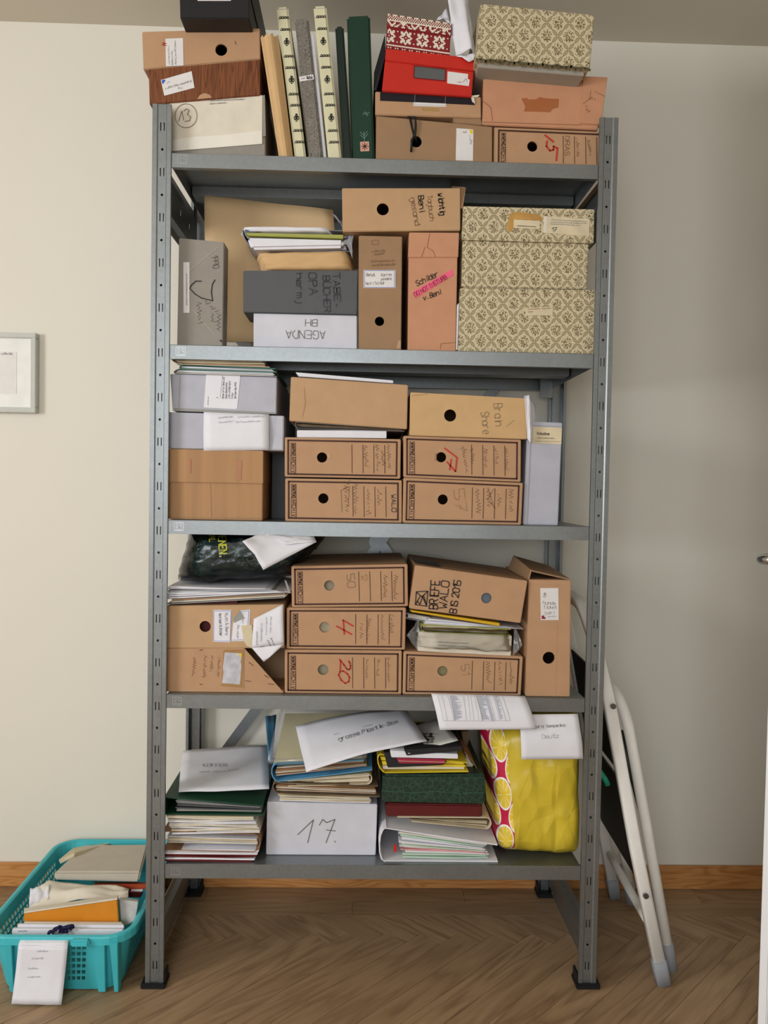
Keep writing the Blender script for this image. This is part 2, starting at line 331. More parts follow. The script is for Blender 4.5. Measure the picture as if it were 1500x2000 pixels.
GL = {'A': '022842 1434', 'B': '020838474635053544433202', 'C': '4738180703123243', 'D': '020828464422 02', 'E': '48080242 0535', 'F': '480802 0535', 'G': '47381807031232434525', 'H': '0208 4248 0545', 'I': '2228', 'J': '4843321203', 'K': '0208 480542', 'L': '080242', 'M': '0208254842', 'N': '02084248', 'O': '183847433212030718', 'P': '02083847463505', 'Q': '183847433212030718 2442', 'R': '02083847463505 2542', 'S': '473818070615354443321203', 'T': '0848 2822', 'U': '080312324348', 'V': '082248', 'W': '0812253248', 'X': '0248 0842', 'Y': '082548 2522', 'Z': '08480242', '0': '183847433212030718', '1': '062822', '2': '07183847460242', '3': '07183847463525354443321203', '4': '32380444', '5': '4808053544433202', '6': '380603123243443505', '7': '084812 1535', '8': '1838474635150607181535444332120304 15', '9': '45150607183847432', 'a': '4642 4536160503123243', 'b': '08023243453606', 'c': '4536160503123243', 'd': '48421203051646', 'e': '044445361605031242', 'f': '38281712 0636', 'g': '46413010 453616050312 42', 'h': '0802 0516364542', 'i': '2622 2728', 'j': '36312010', 'k': '0802 460442', 'l': '2822', 'm': '0206 05162522 25364542', 'n': '0206 0516364542', 'o': '163645433212030516', 'p': '00063645433202', 'q': '46164042', 'r': '0206 051636', 's': '461605143443 3202', 't': '28233242 0646', 'u': '0603123242 4642', 'v': '062246', 'w': '0612243246', 'x': '0246 0642', 'y': '0622 4610', 'z': '06460242', '-': '1434', '.': '2223', 'Ü': '080312324348 0919 3949', '&': '42070818270312 3344', '"': '1719 3739'}
def write(root, F, R, text, org, h, ang, mat, w=None, jit=.25, wid=.62, seed=1, off=.0011, name='handwriting', slant=0):
    """stroke lettering on a face; org and h in picture pixels of region R, ang 0 reads right, 90 reads down"""
    a0, b0, s = ZM[R]; rn = random.Random(seed*77+len(text)); ox, oy = a0+org[0]*s, b0+org[1]*s; hh = h*s; lines = []
    dx, dy = cos(radians(ang)), sin(radians(ang)); ux, uy = dy, -dx; cur = 0.
    for ch in text:
        if ch in GL:
            for st in GL[ch].split(' '):
                L = []
                for i in range(0, len(st)-1, 2):
                    gx = (int(st[i])+rn.uniform(-jit, jit)); gy = (int(st[i+1])-2+rn.uniform(-jit, jit))/6*hh
                    gx = cur + gx/4*wid*hh*.8 + slant*gy; L.append(F.at(ox+dx*gx+ux*gy, oy+dy*gx+uy*gy, off))
                lines.append(L)
        cur += hh*wid*(.55 if ch in 'il.1I ' else 1.0)
    ww = (w or max(h*.09, 1))*s
    mpp = (F.at(ox+1, oy, 0)-F.at(ox, oy, 0)).length
    return ribbons(name, lines, ww*mpp, mat, root or F.root, F.n)
def scribble(F, R, lines, h, mat, w=1.2, seed=3, off=.0011, root=None, name='handwriting'):
    """illegible pen lines: each entry (x0,y0,x1,y1) in picture pixels"""
    a0, b0, s = ZM[R]; rn = random.Random(seed); out = []
    for (x0, y0, x1, y1) in lines:
        x0, y0, x1, y1 = a0+x0*s, b0+y0*s, a0+x1*s, b0+y1*s; Ln = math.hypot(x1-x0, y1-y0); n = max(3, int(Ln/(h*s*.33)))
        dx, dy = (x1-x0)/Ln, (y1-y0)/Ln; ux, uy = dy, -dx; L = []
        for i in range(n+1):
            t = i/n; am = (rn.uniform(.3, 1) if i % 2 else rn.uniform(-.15, .15))*h*s
            if rn.random() < .12 and len(L) > 1: out.append(L); L = []
            L.append(F.at(x0+dx*Ln*t+ux*am, y0+dy*Ln*t+uy*am, off))
        out.append(L)
    x0, y0 = a0+lines[0][0]*s, b0+lines[0][1]*s; mpp = (F.at(x0+1, y0, 0)-F.at(x0, y0, 0)).length
    return ribbons(name, out, w*s*mpp, mat, root or F.root, F.n)
def polyl(F, R, lines, w, mat, off=.0011, root=None, name='pen_line', curve=False):
    a0, b0, s = ZM[R]; x0, y0 = a0+lines[0][0][0]*s, b0+lines[0][0][1]*s; mpp = (F.at(x0+1, y0, 0)-F.at(x0, y0, 0)).length
    return ribbons(name, [[F.at(a0+x*s, b0+y*s, off) for x, y in L] for L in lines], w*s*mpp, mat, root or F.root, F.n)
def circ(cx, cy, rx, ry, n=28, ph=0): return [(cx+rx*cos(2*pi*i/n+ph), cy+ry*sin(2*pi*i/n+ph)) for i in range(n+1)]
def label_on(F, R, pts, mat=None, border=None, name='label'):
    o = patch(F, name, R, pts, mat or STK)
    if border:
        c = (sum(p[0] for p in pts)/len(pts), sum(p[1] for p in pts)/len(pts)); ins = [(c[0]+(x-c[0])*.94, c[1]+(y-c[1])*.94) for x, y in pts]
        polyl(F, R, [ins+[ins[0]]], 2.2, border, .001, root=o, name='printed_border')
    return o
def proj(P):
    d = P-CAM; z = d.dot(_f); return 750+FPX*d.dot(_r)/z, 1000-FPX*d.dot(_u)/z
def under(surf, px, py, u, v):
    for _ in range(8):
        a = proj(surf(u, v)); b = proj(surf(u+.01, v)); c = proj(surf(u, v+.01))
        j = ((b[0]-a[0])*100, (c[0]-a[0])*100, (b[1]-a[1])*100, (c[1]-a[1])*100); de = j[0]*j[3]-j[1]*j[2]
        if abs(de) < 1e-6: break
        ex, ey = px-a[0], py-a[1]
        u = min(max(u+max(-.2, min(.2, (ex*j[3]-ey*j[1])/de)), .002), .985); v = min(max(v+max(-.2, min(.2, (ey*j[0]-ex*j[2])/de)), .002), .985)
    return surf(u, v)
def sheet(name, label, R, pts, ys, mat, bulge=0., n=10, cat='paper', root=None, group=None, wob=.002, seed=0, part=None, th=.0006, axis='v', mat2=None):
    """sheet of paper from four corners with a depth for each, bulging towards the room"""
    px = q(R, pts); C4 = [atY(a, b, y) for (a, b), y in zip(px, ys)]
    top = root is None
    V = []; UV = []
    nr = (C4[1]-C4[0]).cross(C4[3]-C4[0]).normalized()
    if nr.y > 0: nr = -nr
    for j in range(n+1):
        for i in range(n+1):
            u, v = i/n, j/n; p = (C4[0]*(1-u)+C4[1]*u)*(1-v)+(C4[3]*(1-u)+C4[2]*u)*v
            k = sin(pi*v) if axis == 'v' else sin(pi*u)
            p = p + nr*(bulge*k + wob*noise.noise(Vector((u*3+seed, v*3, seed*1.7)))); V.append(p); UV.append((u, 1-v))
    FC = [(j*(n+1)+i, (j+1)*(n+1)+i, (j+1)*(n+1)+i+1, j*(n+1)+i+1) for j in range(n) for i in range(n)]
    if top:
        c = sum(C4, Vector())/4; root = thing(name, label, cat, (c.x, c.y, min(p.z for p in C4)), group)
    o = mesh(part or 'sheet', V, FC, mat, root, UV, True)
    so = o.modifiers.new('thickness', 'SOLIDIFY'); so.thickness = th; so.offset = 0
    F = Face([C4[0]+nr*bulge*.0, C4[1], C4[2], C4[3]]); F.root = root; F.bul = bulge; F.C = C4; F.ax = axis
    def surf(u, v):
        gx, gy = u*n, v*n; i, j = min(int(gx), n-1), min(int(gy), n-1); fx, fy = gx-i, gy-j; k = j*(n+1)+i
        return (V[k]*(1-fx)+V[k+1]*fx)*(1-fy)+(V[k+n+1]*(1-fx)+V[k+n+2]*fx)*fy
    def at(pxx, pyy, off=.0008):
        d = ray(pxx, pyy); p = CAM + d*((F.p[0]-CAM).dot(F.n)/d.dot(F.n)); u, v = F.uvof(p)
        return under(surf, pxx, pyy, min(max(u, .01), .98), min(max(v, .01), .98)) + F.n*(off+.0006)
    F.at = at
    return F
def leaves(root, P, d, n, mats, seed=1, name='pages', jx=.004, jy=.008, sag=.002, fill=.8):
    """a pile of loose sheets: thin wavy slabs between the lower and upper edge of a front quad"""
    rn = random.Random(seed); TL, TR, BR, BL = P; V, FC, FM = [], [], []; S = 8
    for k in range(n):
        v0 = (k+.02)/n; v1 = (k+fill)/n; x0, x1 = rn.uniform(0, jx), rn.uniform(0, jx); y0 = rn.uniform(0, jy); ph = rn.uniform(0, 6); am = rn.uniform(-.4, .4)*sag
        mi = rn.randrange(len(mats)); b = len(V); dd = d-rn.uniform(0, jy)
        for i in range(S+1):
            u = i/S; off = Vector((x0*(1-u)-x1*u, y0, am*sin(u*pi*1.5+ph)))
            for vv in (v0, v1):
                f = (BL*(1-u)+BR*u)*(1-vv)+(TL*(1-u)+TR*u)*vv + off; V += [f, f+Vector((0, dd, 0))]
        for i in range(S):
            a = b+i*4; e = a+4
            for qd in ((a, e, e+2, a+2), (a+2, e+2, e+3, a+3), (a+1, a+3, e+3, e+1), (a, a+1, e+1, e)): FC.append(qd); FM.append(mi)
        a = b; e = b+S*4
        for qd in ((a, a+2, a+3, a+1), (e, e+1, e+3, e+2)): FC.append(qd); FM.append(mi)
    return mesh(name, V, FC, mats[0], root, mats=mats[1:], fm=FM)
def pile(name, label, cat, R, pts, y, d, n, mats, seed=1, rest=None, group=None, **kw):
    P = quad3(R, pts, y, rest); c = sum(P, Vector())/4
    root = thing(name, label, cat, (c.x, c.y+d/2, min(P[2].z, P[3].z)), group); leaves(root, P, d, n, mats, seed, **kw); F = Face(P); F.root = root; return F
def cfold(root, P, d, mat, spine='L', th=.0016, name='cover', r=None):
    """folded cover: top board, rounded spine on one side, bottom board; extruded backwards"""
    TL, TR, BR, BL = P
    if spine == 'R': TL, TR, BR, BL = TR, TL, BL, BR
    path = [TR, TL*.94+TR*.06]; out = (TL-TR).normalized(); cm = (TL+BL)/2; hh = (TL-BL).length/2; up = (TL-BL).normalized()
    for i in range(7):
        a = pi/2-pi*i/6; path.append(cm*.94+(TR+BR)*.03+up*hh*sin(a)+out*hh*min(1., .012/max(hh, .001))*cos(a)*1.0)
    path += [BL*.94+BR*.06, BR]; V = []; n = len(path)
    for p in path: V += [p, p+Vector((0, d, 0))]
    o = mesh(name, V, [(2*i, 2*i+1, 2*i+3, 2*i+2) for i in range(n-1)], mat, root)
    so = o.modifiers.new('thickness', 'SOLIDIFY'); so.thickness = th; so.offset = 0; return o
def folder(name, label, cat, R, pts, y, d, cmat, pm, n=6, spine='L', seed=1, rest=None, ins=.12, group=None, th=.0016):
    P = quad3(R, pts, y, rest); c = sum(P, Vector())/4
    root = thing(name, label, cat, (c.x, c.y+d/2, min(P[2].z, P[3].z)), group); cfold(root, P, d, cmat, spine, th)
    TL, TR, BR, BL = P; I = [TL.lerp(BL, ins), TR.lerp(BR, ins), BR.lerp(TR, ins), BL.lerp(TL, ins)]
    I = [I[0].lerp(I[1], .03), I[1].lerp(I[0], .02), I[2].lerp(I[3], .02), I[3].lerp(I[2], .03)]
    I = [p+Vector((0, .003, 0)) for p in I]
    leaves(root, I, d-.008, n, pm, seed); F = Face(P); F.root = root; return F
def pillow(name, label, cat, R, pts, y, th, mat, n=18, crum=.006, cs=14, seed=0, rest=None, group=None, power=4, root=None, part='skin', grow=0, fold=.5, cf=.35, facet=1.1, smooth=True):
    """stuffed bag or padded envelope: two sheets meeting at the rim, puffed and crumpled"""
    P = quad3(R, pts, y, rest); c = sum(P, Vector())/4; top = root is None
    if top: root = thing(name, label, cat, (c.x, c.y+th/2, min(P[2].z, P[3].z)), group)
    TL, TR, BR, BL = P; V = []; UV = []
    def prof(u, v): return (max(0, 1-abs(2*u-1)**power)*max(0, 1-abs(2*v-1)**power))**fold
    def cr(u, v, s):
        w = Vector((u*cs*.3+seed, v*cs*.3, s*7.3)); dd = noise.voronoi(w*facet)[0]; return (abs(noise.noise(w))-.2)*1.2+.9*(dd[1]-dd[0])+.3*noise.noise(w*2.7)
    def pt(u, v, s):
        p = (TL*(1-u)+TR*u)*(1-v)+(BL*(1-u)+BR*u)*v; k = prof(u, v)
        dy = th/2 - s*(th/2*k) - (crum*cr(u, v, s)*min(1, k+cf) if s > 0 else 0)
        return p + Vector((crum*.5*noise.noise(Vector((v*5, seed, u*3))), dy-grow*s, crum*.5*noise.noise(Vector((u*5, seed+3, v*3)))))
    for s in (1, -1):
        for j in range(n+1):
            for i in range(n+1): V.append(pt(i/n, j/n, s)); UV.append((i/n, 1-j/n))
    N = (n+1)*(n+1); FC = []
    for j in range(n):
        for i in range(n):
            a = j*(n+1)+i; FC.append((a, a+n+1, a+n+2, a+1)); FC.append((N+a, N+a+1, N+a+n+2, N+a+n+1))
    rim = [i for i in range(n+1)]+[j*(n+1)+n for j in range(1, n+1)]+[n*(n+1)+i for i in range(n-1, -1, -1)]+[j*(n+1) for j in range(n-1, 0, -1)]
    for i in range(len(rim)):
        a, b = rim[i], rim[(i+1) % len(rim)]; FC.append((a, b, N+b, N+a))
    o = mesh(part, V, FC, mat, root, UV, smooth)
    F = Face(P); F.root = root
    def at(px, py, off=.001):
        d = ray(px, py); p = CAM+d*((F.p[0]-CAM).dot(F.n)/d.dot(F.n)); u, v = F.uvof(p); return under(lambda a, b: pt(a, b, 1), px, py, min(max(u, .05), .95), min(max(v, .05), .95))+F.n*(off+.0012)
    F.at = at; return F
def tube(name, pts, r, mat, parent=None, n=12, sq=None, cap=True, rs=None):
    """swept tube along points; sq=(a,b) gives a rounded rectangular section"""
    V, FC = [], []; pts = [Vector(p) for p in pts]; m = len(pts); prev = None
    for i, p in enumerate(pts):
        t = (pts[min(i+1, m-1)]-pts[max(i-1, 0)]).normalized()
        if prev is None: a = Vector((0, 1, 0)) if abs(t.y) < .9 else Vector((1, 0, 0)); s = (a-t*a.dot(t)).normalized()
        else: s = (prev-t*prev.dot(t)).normalized()
        prev = s; b = t.cross(s)
        for k in range(n):
            an = 2*pi*(k+.5)/n; c_, s_ = cos(an), sin(an); rr = rs[i] if rs else r
            if sq: c_ = math.copysign(abs(c_)**.35, c_)*sq[0]; s_ = math.copysign(abs(s_)**.35, s_)*sq[1]
            else: c_ *= rr; s_ *= rr
            V.append(p+s*c_+b*s_)
    for i in range(m-1):
        for k in range(n): FC.append((i*n+k, i*n+(k+1) % n, (i+1)*n+(k+1) % n, (i+1)*n+k))
    if cap: FC += [tuple(range(n-1, -1, -1)), tuple((m-1)*n+k for k in range(n))]
    return mesh(name, V, FC, mat, parent, smooth=True)
def plain(name, lo, hi, mat, parent=None, bev=.001, kind=None):
    x0, y0, z0 = lo; x1, y1, z1 = hi
    f = [Vector(p) for p in ((x0, y0, z1), (x1, y0, z1), (x1, y0, z0), (x0, y0, z0))]; b = [Vector((p.x, y1, p.z)) for p in f]
    o = frombm(name, hexa(f, b, bev), mat, parent)
    if kind: o['kind'] = kind
    return o
# ================================================================== setting
WY = .417; HC = 2.10; XL, XR, YF = -2.4, 2.2, -3.6
def struct(o): o['kind'] = 'structure'; return o
WP = MATS['wall_paint']
struct(plain('wall_back', (XL-.1, WY, -.05), (XR+.1, WY+.1, HC+.1), WP, bev=0))
struct(plain('wall_right', (XR, YF, -.05), (XR+.1, WY, HC+.1), WP, bev=0))
struct(plain('ceiling', (XL-.1, YF-.1, HC), (XR+.1, WY, HC+.1), MATS['ceiling_paint'], bev=0))
def holed_wall(name, axis, c, a0, a1, w0, w1, z0, z1):
    """wall with a window opening"""
    V, FC = [], []
    g = [a0, w0, w1, a1]; h = [-.05, z0, z1, HC+.1]
    for zz in h:
        for aa in g:
            for t in (0, .1): V.append((c-t, aa, zz) if axis == 'x' else (aa, c-t, zz))
    ix = lambda i, j, t: (j*4+i)*2+t
    for j in range(3):
        for i in range(3):
            if i == 1 and j == 1: continue
            for t in (0, 1): FC.append((ix(i, j, t), ix(i+1, j, t), ix(i+1, j+1, t), ix(i, j+1, t)))
    for (i0, j0), (i1, j1) in (((1, 1), (2, 1)), ((2, 1), (2, 2)), ((2, 2), (1, 2)), ((1, 2), (1, 1))):
        FC.append((ix(i0, j0, 0), ix(i1, j1, 0), ix(i1, j1, 1), ix(i0, j0, 1)))
    return struct(mesh(name, V, FC, WP))
holed_wall('wall_left', 'x', XL, YF, WY, -2.3, -1.2, .7, 1.9)
holed_wall('wall_front', 'y', YF, XL, XR, -1.3, .3, .75, 1.95)  # opening made for the added fill window, out of view
def window(name, axis, c, w0, w1, z0, z1):
    r = thing(name, None, None, ((c-.05, (w0+w1)/2, z0) if axis == 'x' else ((w0+w1)/2, c-.05, z0)), kind='structure'); t = .05; m = (w0+w1)/2
    for a, b, e, f in ((w0, w1, z0, z0+t), (w0, w1, z1-t, z1), (w0, w0+t, z0+t, z1-t), (w1-t, w1, z0+t, z1-t), (m-t/2, m+t/2, z0+t, z1-t)):
        if axis == 'x': plain('window_frame', (c-.08, a, e), (c-.03, b, f), MATS['white_lacquer'], r)
        else: plain('window_frame', (a, c-.08, e), (b, c-.03, f), MATS['white_lacquer'], r)
window('window_1', 'x', XL, -2.3, -1.2, .7, 1.9); window('added_fill_window', 'y', YF, -1.3, .3, .75, 1.95)  # the second window is unseen, added to carry the fill lamp
fl = struct(plain('floor', (XL-.1, YF-.1, -.05), (XR+.1, WY, -.004), MATS['oak_plank'], bev=0))
# herringbone planks: rows run along the wall, a straight border of two boards beside it
PW, PL = .058, .43; BY = .276
def plank_mesh(l, w):
    f = [Vector(p) for p in ((-l/2, -w/2, 0), (l/2, -w/2, 0), (l/2, -w/2, -.004), (-l/2, -w/2, -.004))]
    bm = hexa(f, [Vector((p.x, w/2, p.z)) for p in f], .0004); me = bpy.data.meshes.new('plank'); bm.to_mesh(me); bm.free(); me.materials.append(MATS['oak_plank']); return me
pm = plank_mesh(PL-.0005, PW-.0005); OX, OY = -.0521-(PL-PW)/sqrt(2), .198-(PL+PW)/sqrt(2)
cnt = 0
for row in range(-1, 5):
    for k in range(-26, 30):
        for kind in 'HV':
            if kind == 'H': cx, cy = k*PW+PL/2, k*PW+PW/2
            else: cx, cy = k*PW-PW/2, k*PW+PL/2
            cx += row*PL; cy -= row*PL
            # (1,1)/sqrt2 runs along +x ; (-1,1)/sqrt2 runs away from the room
            X = OX + (cx+cy)/sqrt(2); Y = OY + (cy-cx)/sqrt(2)
            if X < -1.25 or X > 1.3 or Y > BY+.30 or Y < -.75: continue
            rz = -pi/4 if kind == 'H' else pi/4
            R2 = Matrix.Rotation(rz, 3, 'Z'); cs = [R2 @ Vector((a*PL/2, b*PW/2, 0)) + Vector((X, Y, 0)) for a in (-1, 1) for b in (-1, 1)]
            if min(c.y for c in cs) > BY-.004: continue
            me = pm
            if max(c.y for c in cs) > BY:
                bm = bmesh.new(); bm.from_mesh(pm); loc = Matrix.Translation((X, Y, 0)) @ R2.to_4x4()
                iv = loc.inverted(); co = iv @ Vector((X, BY, 0)); no = (iv.to_3x3() @ Vector((0, 1, 0)))
                bmesh.ops.bisect_plane(bm, geom=list(bm.verts)+list(bm.edges)+list(bm.faces), plane_co=co, plane_no=no, clear_outer=True)
                if len(bm.faces) < 3: bm.free(); continue
                me = bpy.data.meshes.new('plank'); bm.to_mesh(me); bm.free()
                if not me.materials: me.materials.append(MATS['oak_plank'])
            o = bpy.data.objects.new('plank', me); COL.objects.link(o); o.parent = fl; o.location = (X, Y, 0); o.rotation_euler = (0, 0, rz); cnt += 1
for (y0, y1, joints) in ((BY+.0003, BY+.0585, (-1.24, -.66, -.043, .52, 1.3)), (BY+.059, .4165, (-1.24, -.40, .23, .81, 1.3))):
    for a, b in zip(joints, joints[1:]):
        o = bpy.data.objects.new('plank', plank_mesh(b-a-.0005, y1-y0)); COL.objects.link(o); o.parent = fl; o.location = ((a+b)/2, (y0+y1)/2, 0)
struct(plain('baseboard_back', (XL, WY-.014, .0), (1.36, WY, .058), MATS['pine_baseboard'], bev=.003))
struct(plain('baseboard_left', (XL, YF, .0), (XL+.014, WY-.014, .058), MATS['pine_baseboard'], bev=.003))
struct(plain('baseboard_right', (XR-.014, YF, .0), (XR, WY, .058), MATS['pine_baseboard'], bev=.003))
# door leaf standing open on the right, its rebated edge towards the room
dr = thing('door_1', None, None, (.72, -.16, 0), kind='structure')
th = radians(45); ax = Vector((sin(th), cos(th), 0)); nr = Vector((cos(th), -sin(th), 0)); E0 = atY(1489, 1700, -.16); E0.z = .004
def leaf(name, a0, a1, n0, n1, z0, z1, mat, par=None, bev=.002):
    f = [E0+ax*a+nr*n+Vector((0, 0, z)) for a, n, z in ((a0, n0, z1), (a0, n1, z1), (a0, n1, z0), (a0, n0, z0))]
    return frombm(name, hexa(f, [p+ax*(a1-a0) for p in f], bev), mat, par or dr)
WL = MATS['white_lacquer']
leaf('leaf', .016, .76, 0, .04, 0, 1.98, WL); leaf('rebate_lip', 0, .03, 0, .016, 0, 1.98, WL)
hz = atY(1484, 1096, -.09).z
hc = E0+ax*.05+Vector((0, 0, hz))
tube('door_handle', [hc, hc-nr*.025, hc-nr*.036+ax*.004, hc-nr*.040+ax*.02, hc-nr*.040+ax*.11], .0095, CRO, dr)
def disc(name, c, n, r, t, mat, par, N=20):
    n = Vector(n).normalized(); a = n.orthogonal().normalized(); b = n.cross(a); V = []
    for k in range(N): V.append(Vector(c)+(a*cos(2*pi*k/N)+b*sin(2*pi*k/N))*r)
    V += [v+n*t for v in V]
    return mesh(name, V, [tuple(range(N-1, -1, -1)), tuple(range(N, 2*N))]+[(k, (k+1) % N, N+(k+1) % N, N+k) for k in range(N)], mat, par)
disc('rosette', hc, -nr, .024, .006, CRO, dr)
disc('key_rosette', E0+ax*.05+Vector((0, 0, hz-.075)), -nr, .016, .014, WL, dr); disc('keyhole', E0+ax*.05+Vector((0, 0, hz-.075)), -nr, .007, .0145, RUB, dr)
# ================================================================== shelving unit
UW, UD, UH = .45, .392, 1.727; SZ = [1.637, 1.270, .930, .587, .2476]
unit = thing('shelving_unit', 'tall galvanised steel shelving unit with five loaded shelves', 'shelf', (0, UD/2, 0))
def post(sx, sy):
    xs = [0, .008, .0105, .0142, .0162, .0208, .0228, .026, .0275, .035]; ys = [0, 0, .0016, .0016, .0016, .0016, .0016, .0016, 0, 0]
    ev = []
    for k in range(20):
        z = .045+k*.0863; ev += [('s', z-.008, z+.008)]
        if z+.043+.003 < UH: ev += [('c', z+.043-.0024, z+.043+.0024)]
    ev = [e for e in ev if e[2] < UH]; zs = sorted({.010, UH} | {e[1] for e in ev} | {e[2] for e in ev}); kind = {round(e[1], 5): e[0] for e in ev}
    x0 = -UW if sx < 0 else UW; y0 = 0 if sy < 0 else UD
    mp = lambda a, b, z: (x0-sx*a, y0-sy*b, z)
    V, FC = [], []; nx = len(xs)
    for z in zs:
        for a, b in zip(xs, ys): V.append(mp(a, b, z))
    for j in range(len(zs)-1):
        kd = kind.get(round(zs[j], 5))
        for i in range(nx-1):
            cell = (j*nx+i, j*nx+i+1, (j+1)*nx+i+1, (j+1)*nx+i)
            if kd == 's' and i in (3, 5): continue
            if kd == 'c' and i == 4:
                b = len(V); w = .0046; h = zs[j+1]-zs[j]; t = .3
                for a, zz in ((t, 0), (1-t, 0), (1, t), (1, 1-t), (1-t, 1), (t, 1), (0, 1-t), (0, t)): V.append(mp(xs[4]+w*a, .0016, zs[j]+h*zz))
                FC += [(cell[0], b, b+7), (cell[1], b+2, b+1), (cell[2], b+4, b+3), (cell[3], b+6, b+5)]; continue
            FC.append(cell)
    # side flange with its own row of holes, and small return lip
    k0 = len(V); sxs = [0, .0155, .0205, .035]
    zz2 = sorted({.010, UH} | {.088+k*.0863+t for k in range(19) for t in (-.0025, .0025)})
    for z in zz2:
        for b in sxs: V.append(mp(0, b, z))
    for j in range(len(zz2)-1):
        for i in range(3):
            if i == 1 and j % 2 == 1: continue
            FC.append((k0+j*4+i, k0+j*4+i+1, k0+(j+1)*4+i+1, k0+(j+1)*4+i))
    k1 = len(V)
    for z in (.010, UH): V += [mp(.035, 0, z), mp(.035, .006, z), mp(0, .035, z), mp(.006, .035, z)]
    FC += [(k1, k1+1, k1+5, k1+4), (k1+2, k1+3, k1+7, k1+6)]
    k2 = len(V)  # added inner channel behind the flange, blocks light so the slots read dark
    for z in (.010, UH): V += [mp(.0095, .002, z), mp(.0095, .013, z), mp(.0275, .013, z), mp(.0275, .002, z)]
    FC += [(k2+i, k2+i+1, k2+i+5, k2+i+4) for i in range(3)]
    o = mesh('post', V, FC, STL, unit); s = o.modifiers.new('sheet', 'SOLIDIFY'); s.thickness = .0013; s.offset = 0
    fx0, fx1 = sorted((x0+sx*.008, x0-sx*.040)); fy0, fy1 = sorted((y0+sy*.007, y0-sy*.036))
    if sy > 0: fy1 = min(fy1, WY-.0145)
    plain('foot', (fx0, fy0, 0), (fx1, fy1, .010), RUB, o, .0015)
    gx0, gx1 = sorted((x0-sx*.035, x0-sx*.039)); plain('foot_clip', (gx0, min(y0, y0-sy*.03), .010), (gx1, max(y0, y0-sy*.03), .03), RUB, o)
    return o
for sx in (-1, 1):
    for sy in (-1, 1): post(sx, sy)
def shelf(z, k):
    hw = .4135; lp = .028
    prof = [(.014, -lp), (.0025, -lp), (.0025, -.002), (.0035, -.0012), (UD-.004, -.0012), (UD-.003, -.002), (UD-.003, -lp), (UD-.014, -lp)]
    V = []; 
    for x in (-hw, hw): V += [(x, a, z+b) for a, b in prof]
    n = len(prof); FC = [(i, i+1, n+i+1, n+i) for i in range(n-1)]
    o = mesh('shelf_board', V, FC, STL, unit); s = o.modifiers.new('sheet', 'SOLIDIFY'); s.thickness = .0012; s.offset = 0
    for sx in (-1, 1): plain('end_lip', (min(sx*hw, sx*(hw-.0012)), .016, z-lp), (max(sx*hw, sx*(hw-.0012)), UD-.016, z-.002), STL, o, 0)
    plain('stiffener', (-hw+.004, .17, z-.022), (hw-.004, .22, z-.0022), STL, o, .002)
    for sx in (-1, 1):
        a, b = sorted((sx*hw, sx*(hw-.03))); plain('corner_clip', (a, UD-.05, z-.05), (b, UD-.047, z-.003), STL, o)
    # embossed maker's stamp at the left end of the front lip
    F = Face([Vector((-hw, .002, z)), Vector((hw, .002, z)), Vector((hw, .002, z-lp)), Vector((-hw, .002, z-lp))]); F.root = o
    def L(pts): return [F.p[0]+Vector((a, -.0009, -b)) for a, b in pts]
    ST = [L([(.012, .006), (.030, .006), (.030, .022), (.012, .022), (.012, .006)]), L([(.015, .009), (.019, .009), (.019, .013), (.015, .013)]), L([(.027, .009), (.023, .009), (.023, .013), (.027, .013), (.027, .016)]), L([(.015, .016), (.019, .016)]), L([(.014, .0195), (.028, .0195)])]
    ribbons('stamp', ST, .0008, M('stamp_highlight', (196, 198, 198), .35, metal=.8, bump=0), o, Vector((0, -1, 0)))
for k, z in enumerate(SZ): shelf(z, k)
def side_panel(sx, z0, z1):
    x = sx*(UW-.003); ys = [.036, .10, .104, .19, .194, .28, .284, UD-.036]; zs = [z0, z0+.018, z0+.026, (z0+z1)/2-.006, (z0+z1)/2+.006, z1-.026, z1-.018, z1]
    pr = [0, 0, .009, .009, .009, .009, 0, 0]; V = []; FC = []; n = len(ys)
    for z, p in zip(zs, pr):
        for y in ys: V.append((x-sx*p, y, z))
    for j in range(len(zs)-1):
        for i in range(n-1):
            if j == 3 and i in (1, 3, 5): continue
            FC.append((j*n+i, j*n+i+1, (j+1)*n+i+1, (j+1)*n+i))
    o = mesh('side_panel', V, FC, STL, unit); s = o.modifiers.new('sheet', 'SOLIDIFY'); s.thickness = .001
for sx in (-1, 1): side_panel(sx, .006, .110); side_panel(sx, 1.522, 1.645)
def strap(a, b, y):
    a, b = Vector(a), Vector(b); d = (b-a).normalized(); s = Vector((-d.z, 0, d.x))*.012
    f = [a+s, b+s, b-s, a-s]
    for p in f: p.y = y
    o = frombm('cross_brace', hexa([f[0], f[1], f[2], f[3]], [p+Vector((0, .0015, 0)) for p in f], 0), STL, unit)
pa, pb = atY(382, 1545, .391), atY(1075, 612, .391)
strap(pa, pb, .3915); strap((-pa.x+.02, .39, pa.z), (-pb.x+.02, .39, pb.z), .3885)
cb = atY(735, 1058, .386); disc('brace_bolt', (cb.x, .3885, cb.z), (0, -1, 0), .006, .003, STL, unit)
disc('brace_plate', (cb.x, .3885, cb.z), (0, -1, 0), .018, .0005, STL, unit)
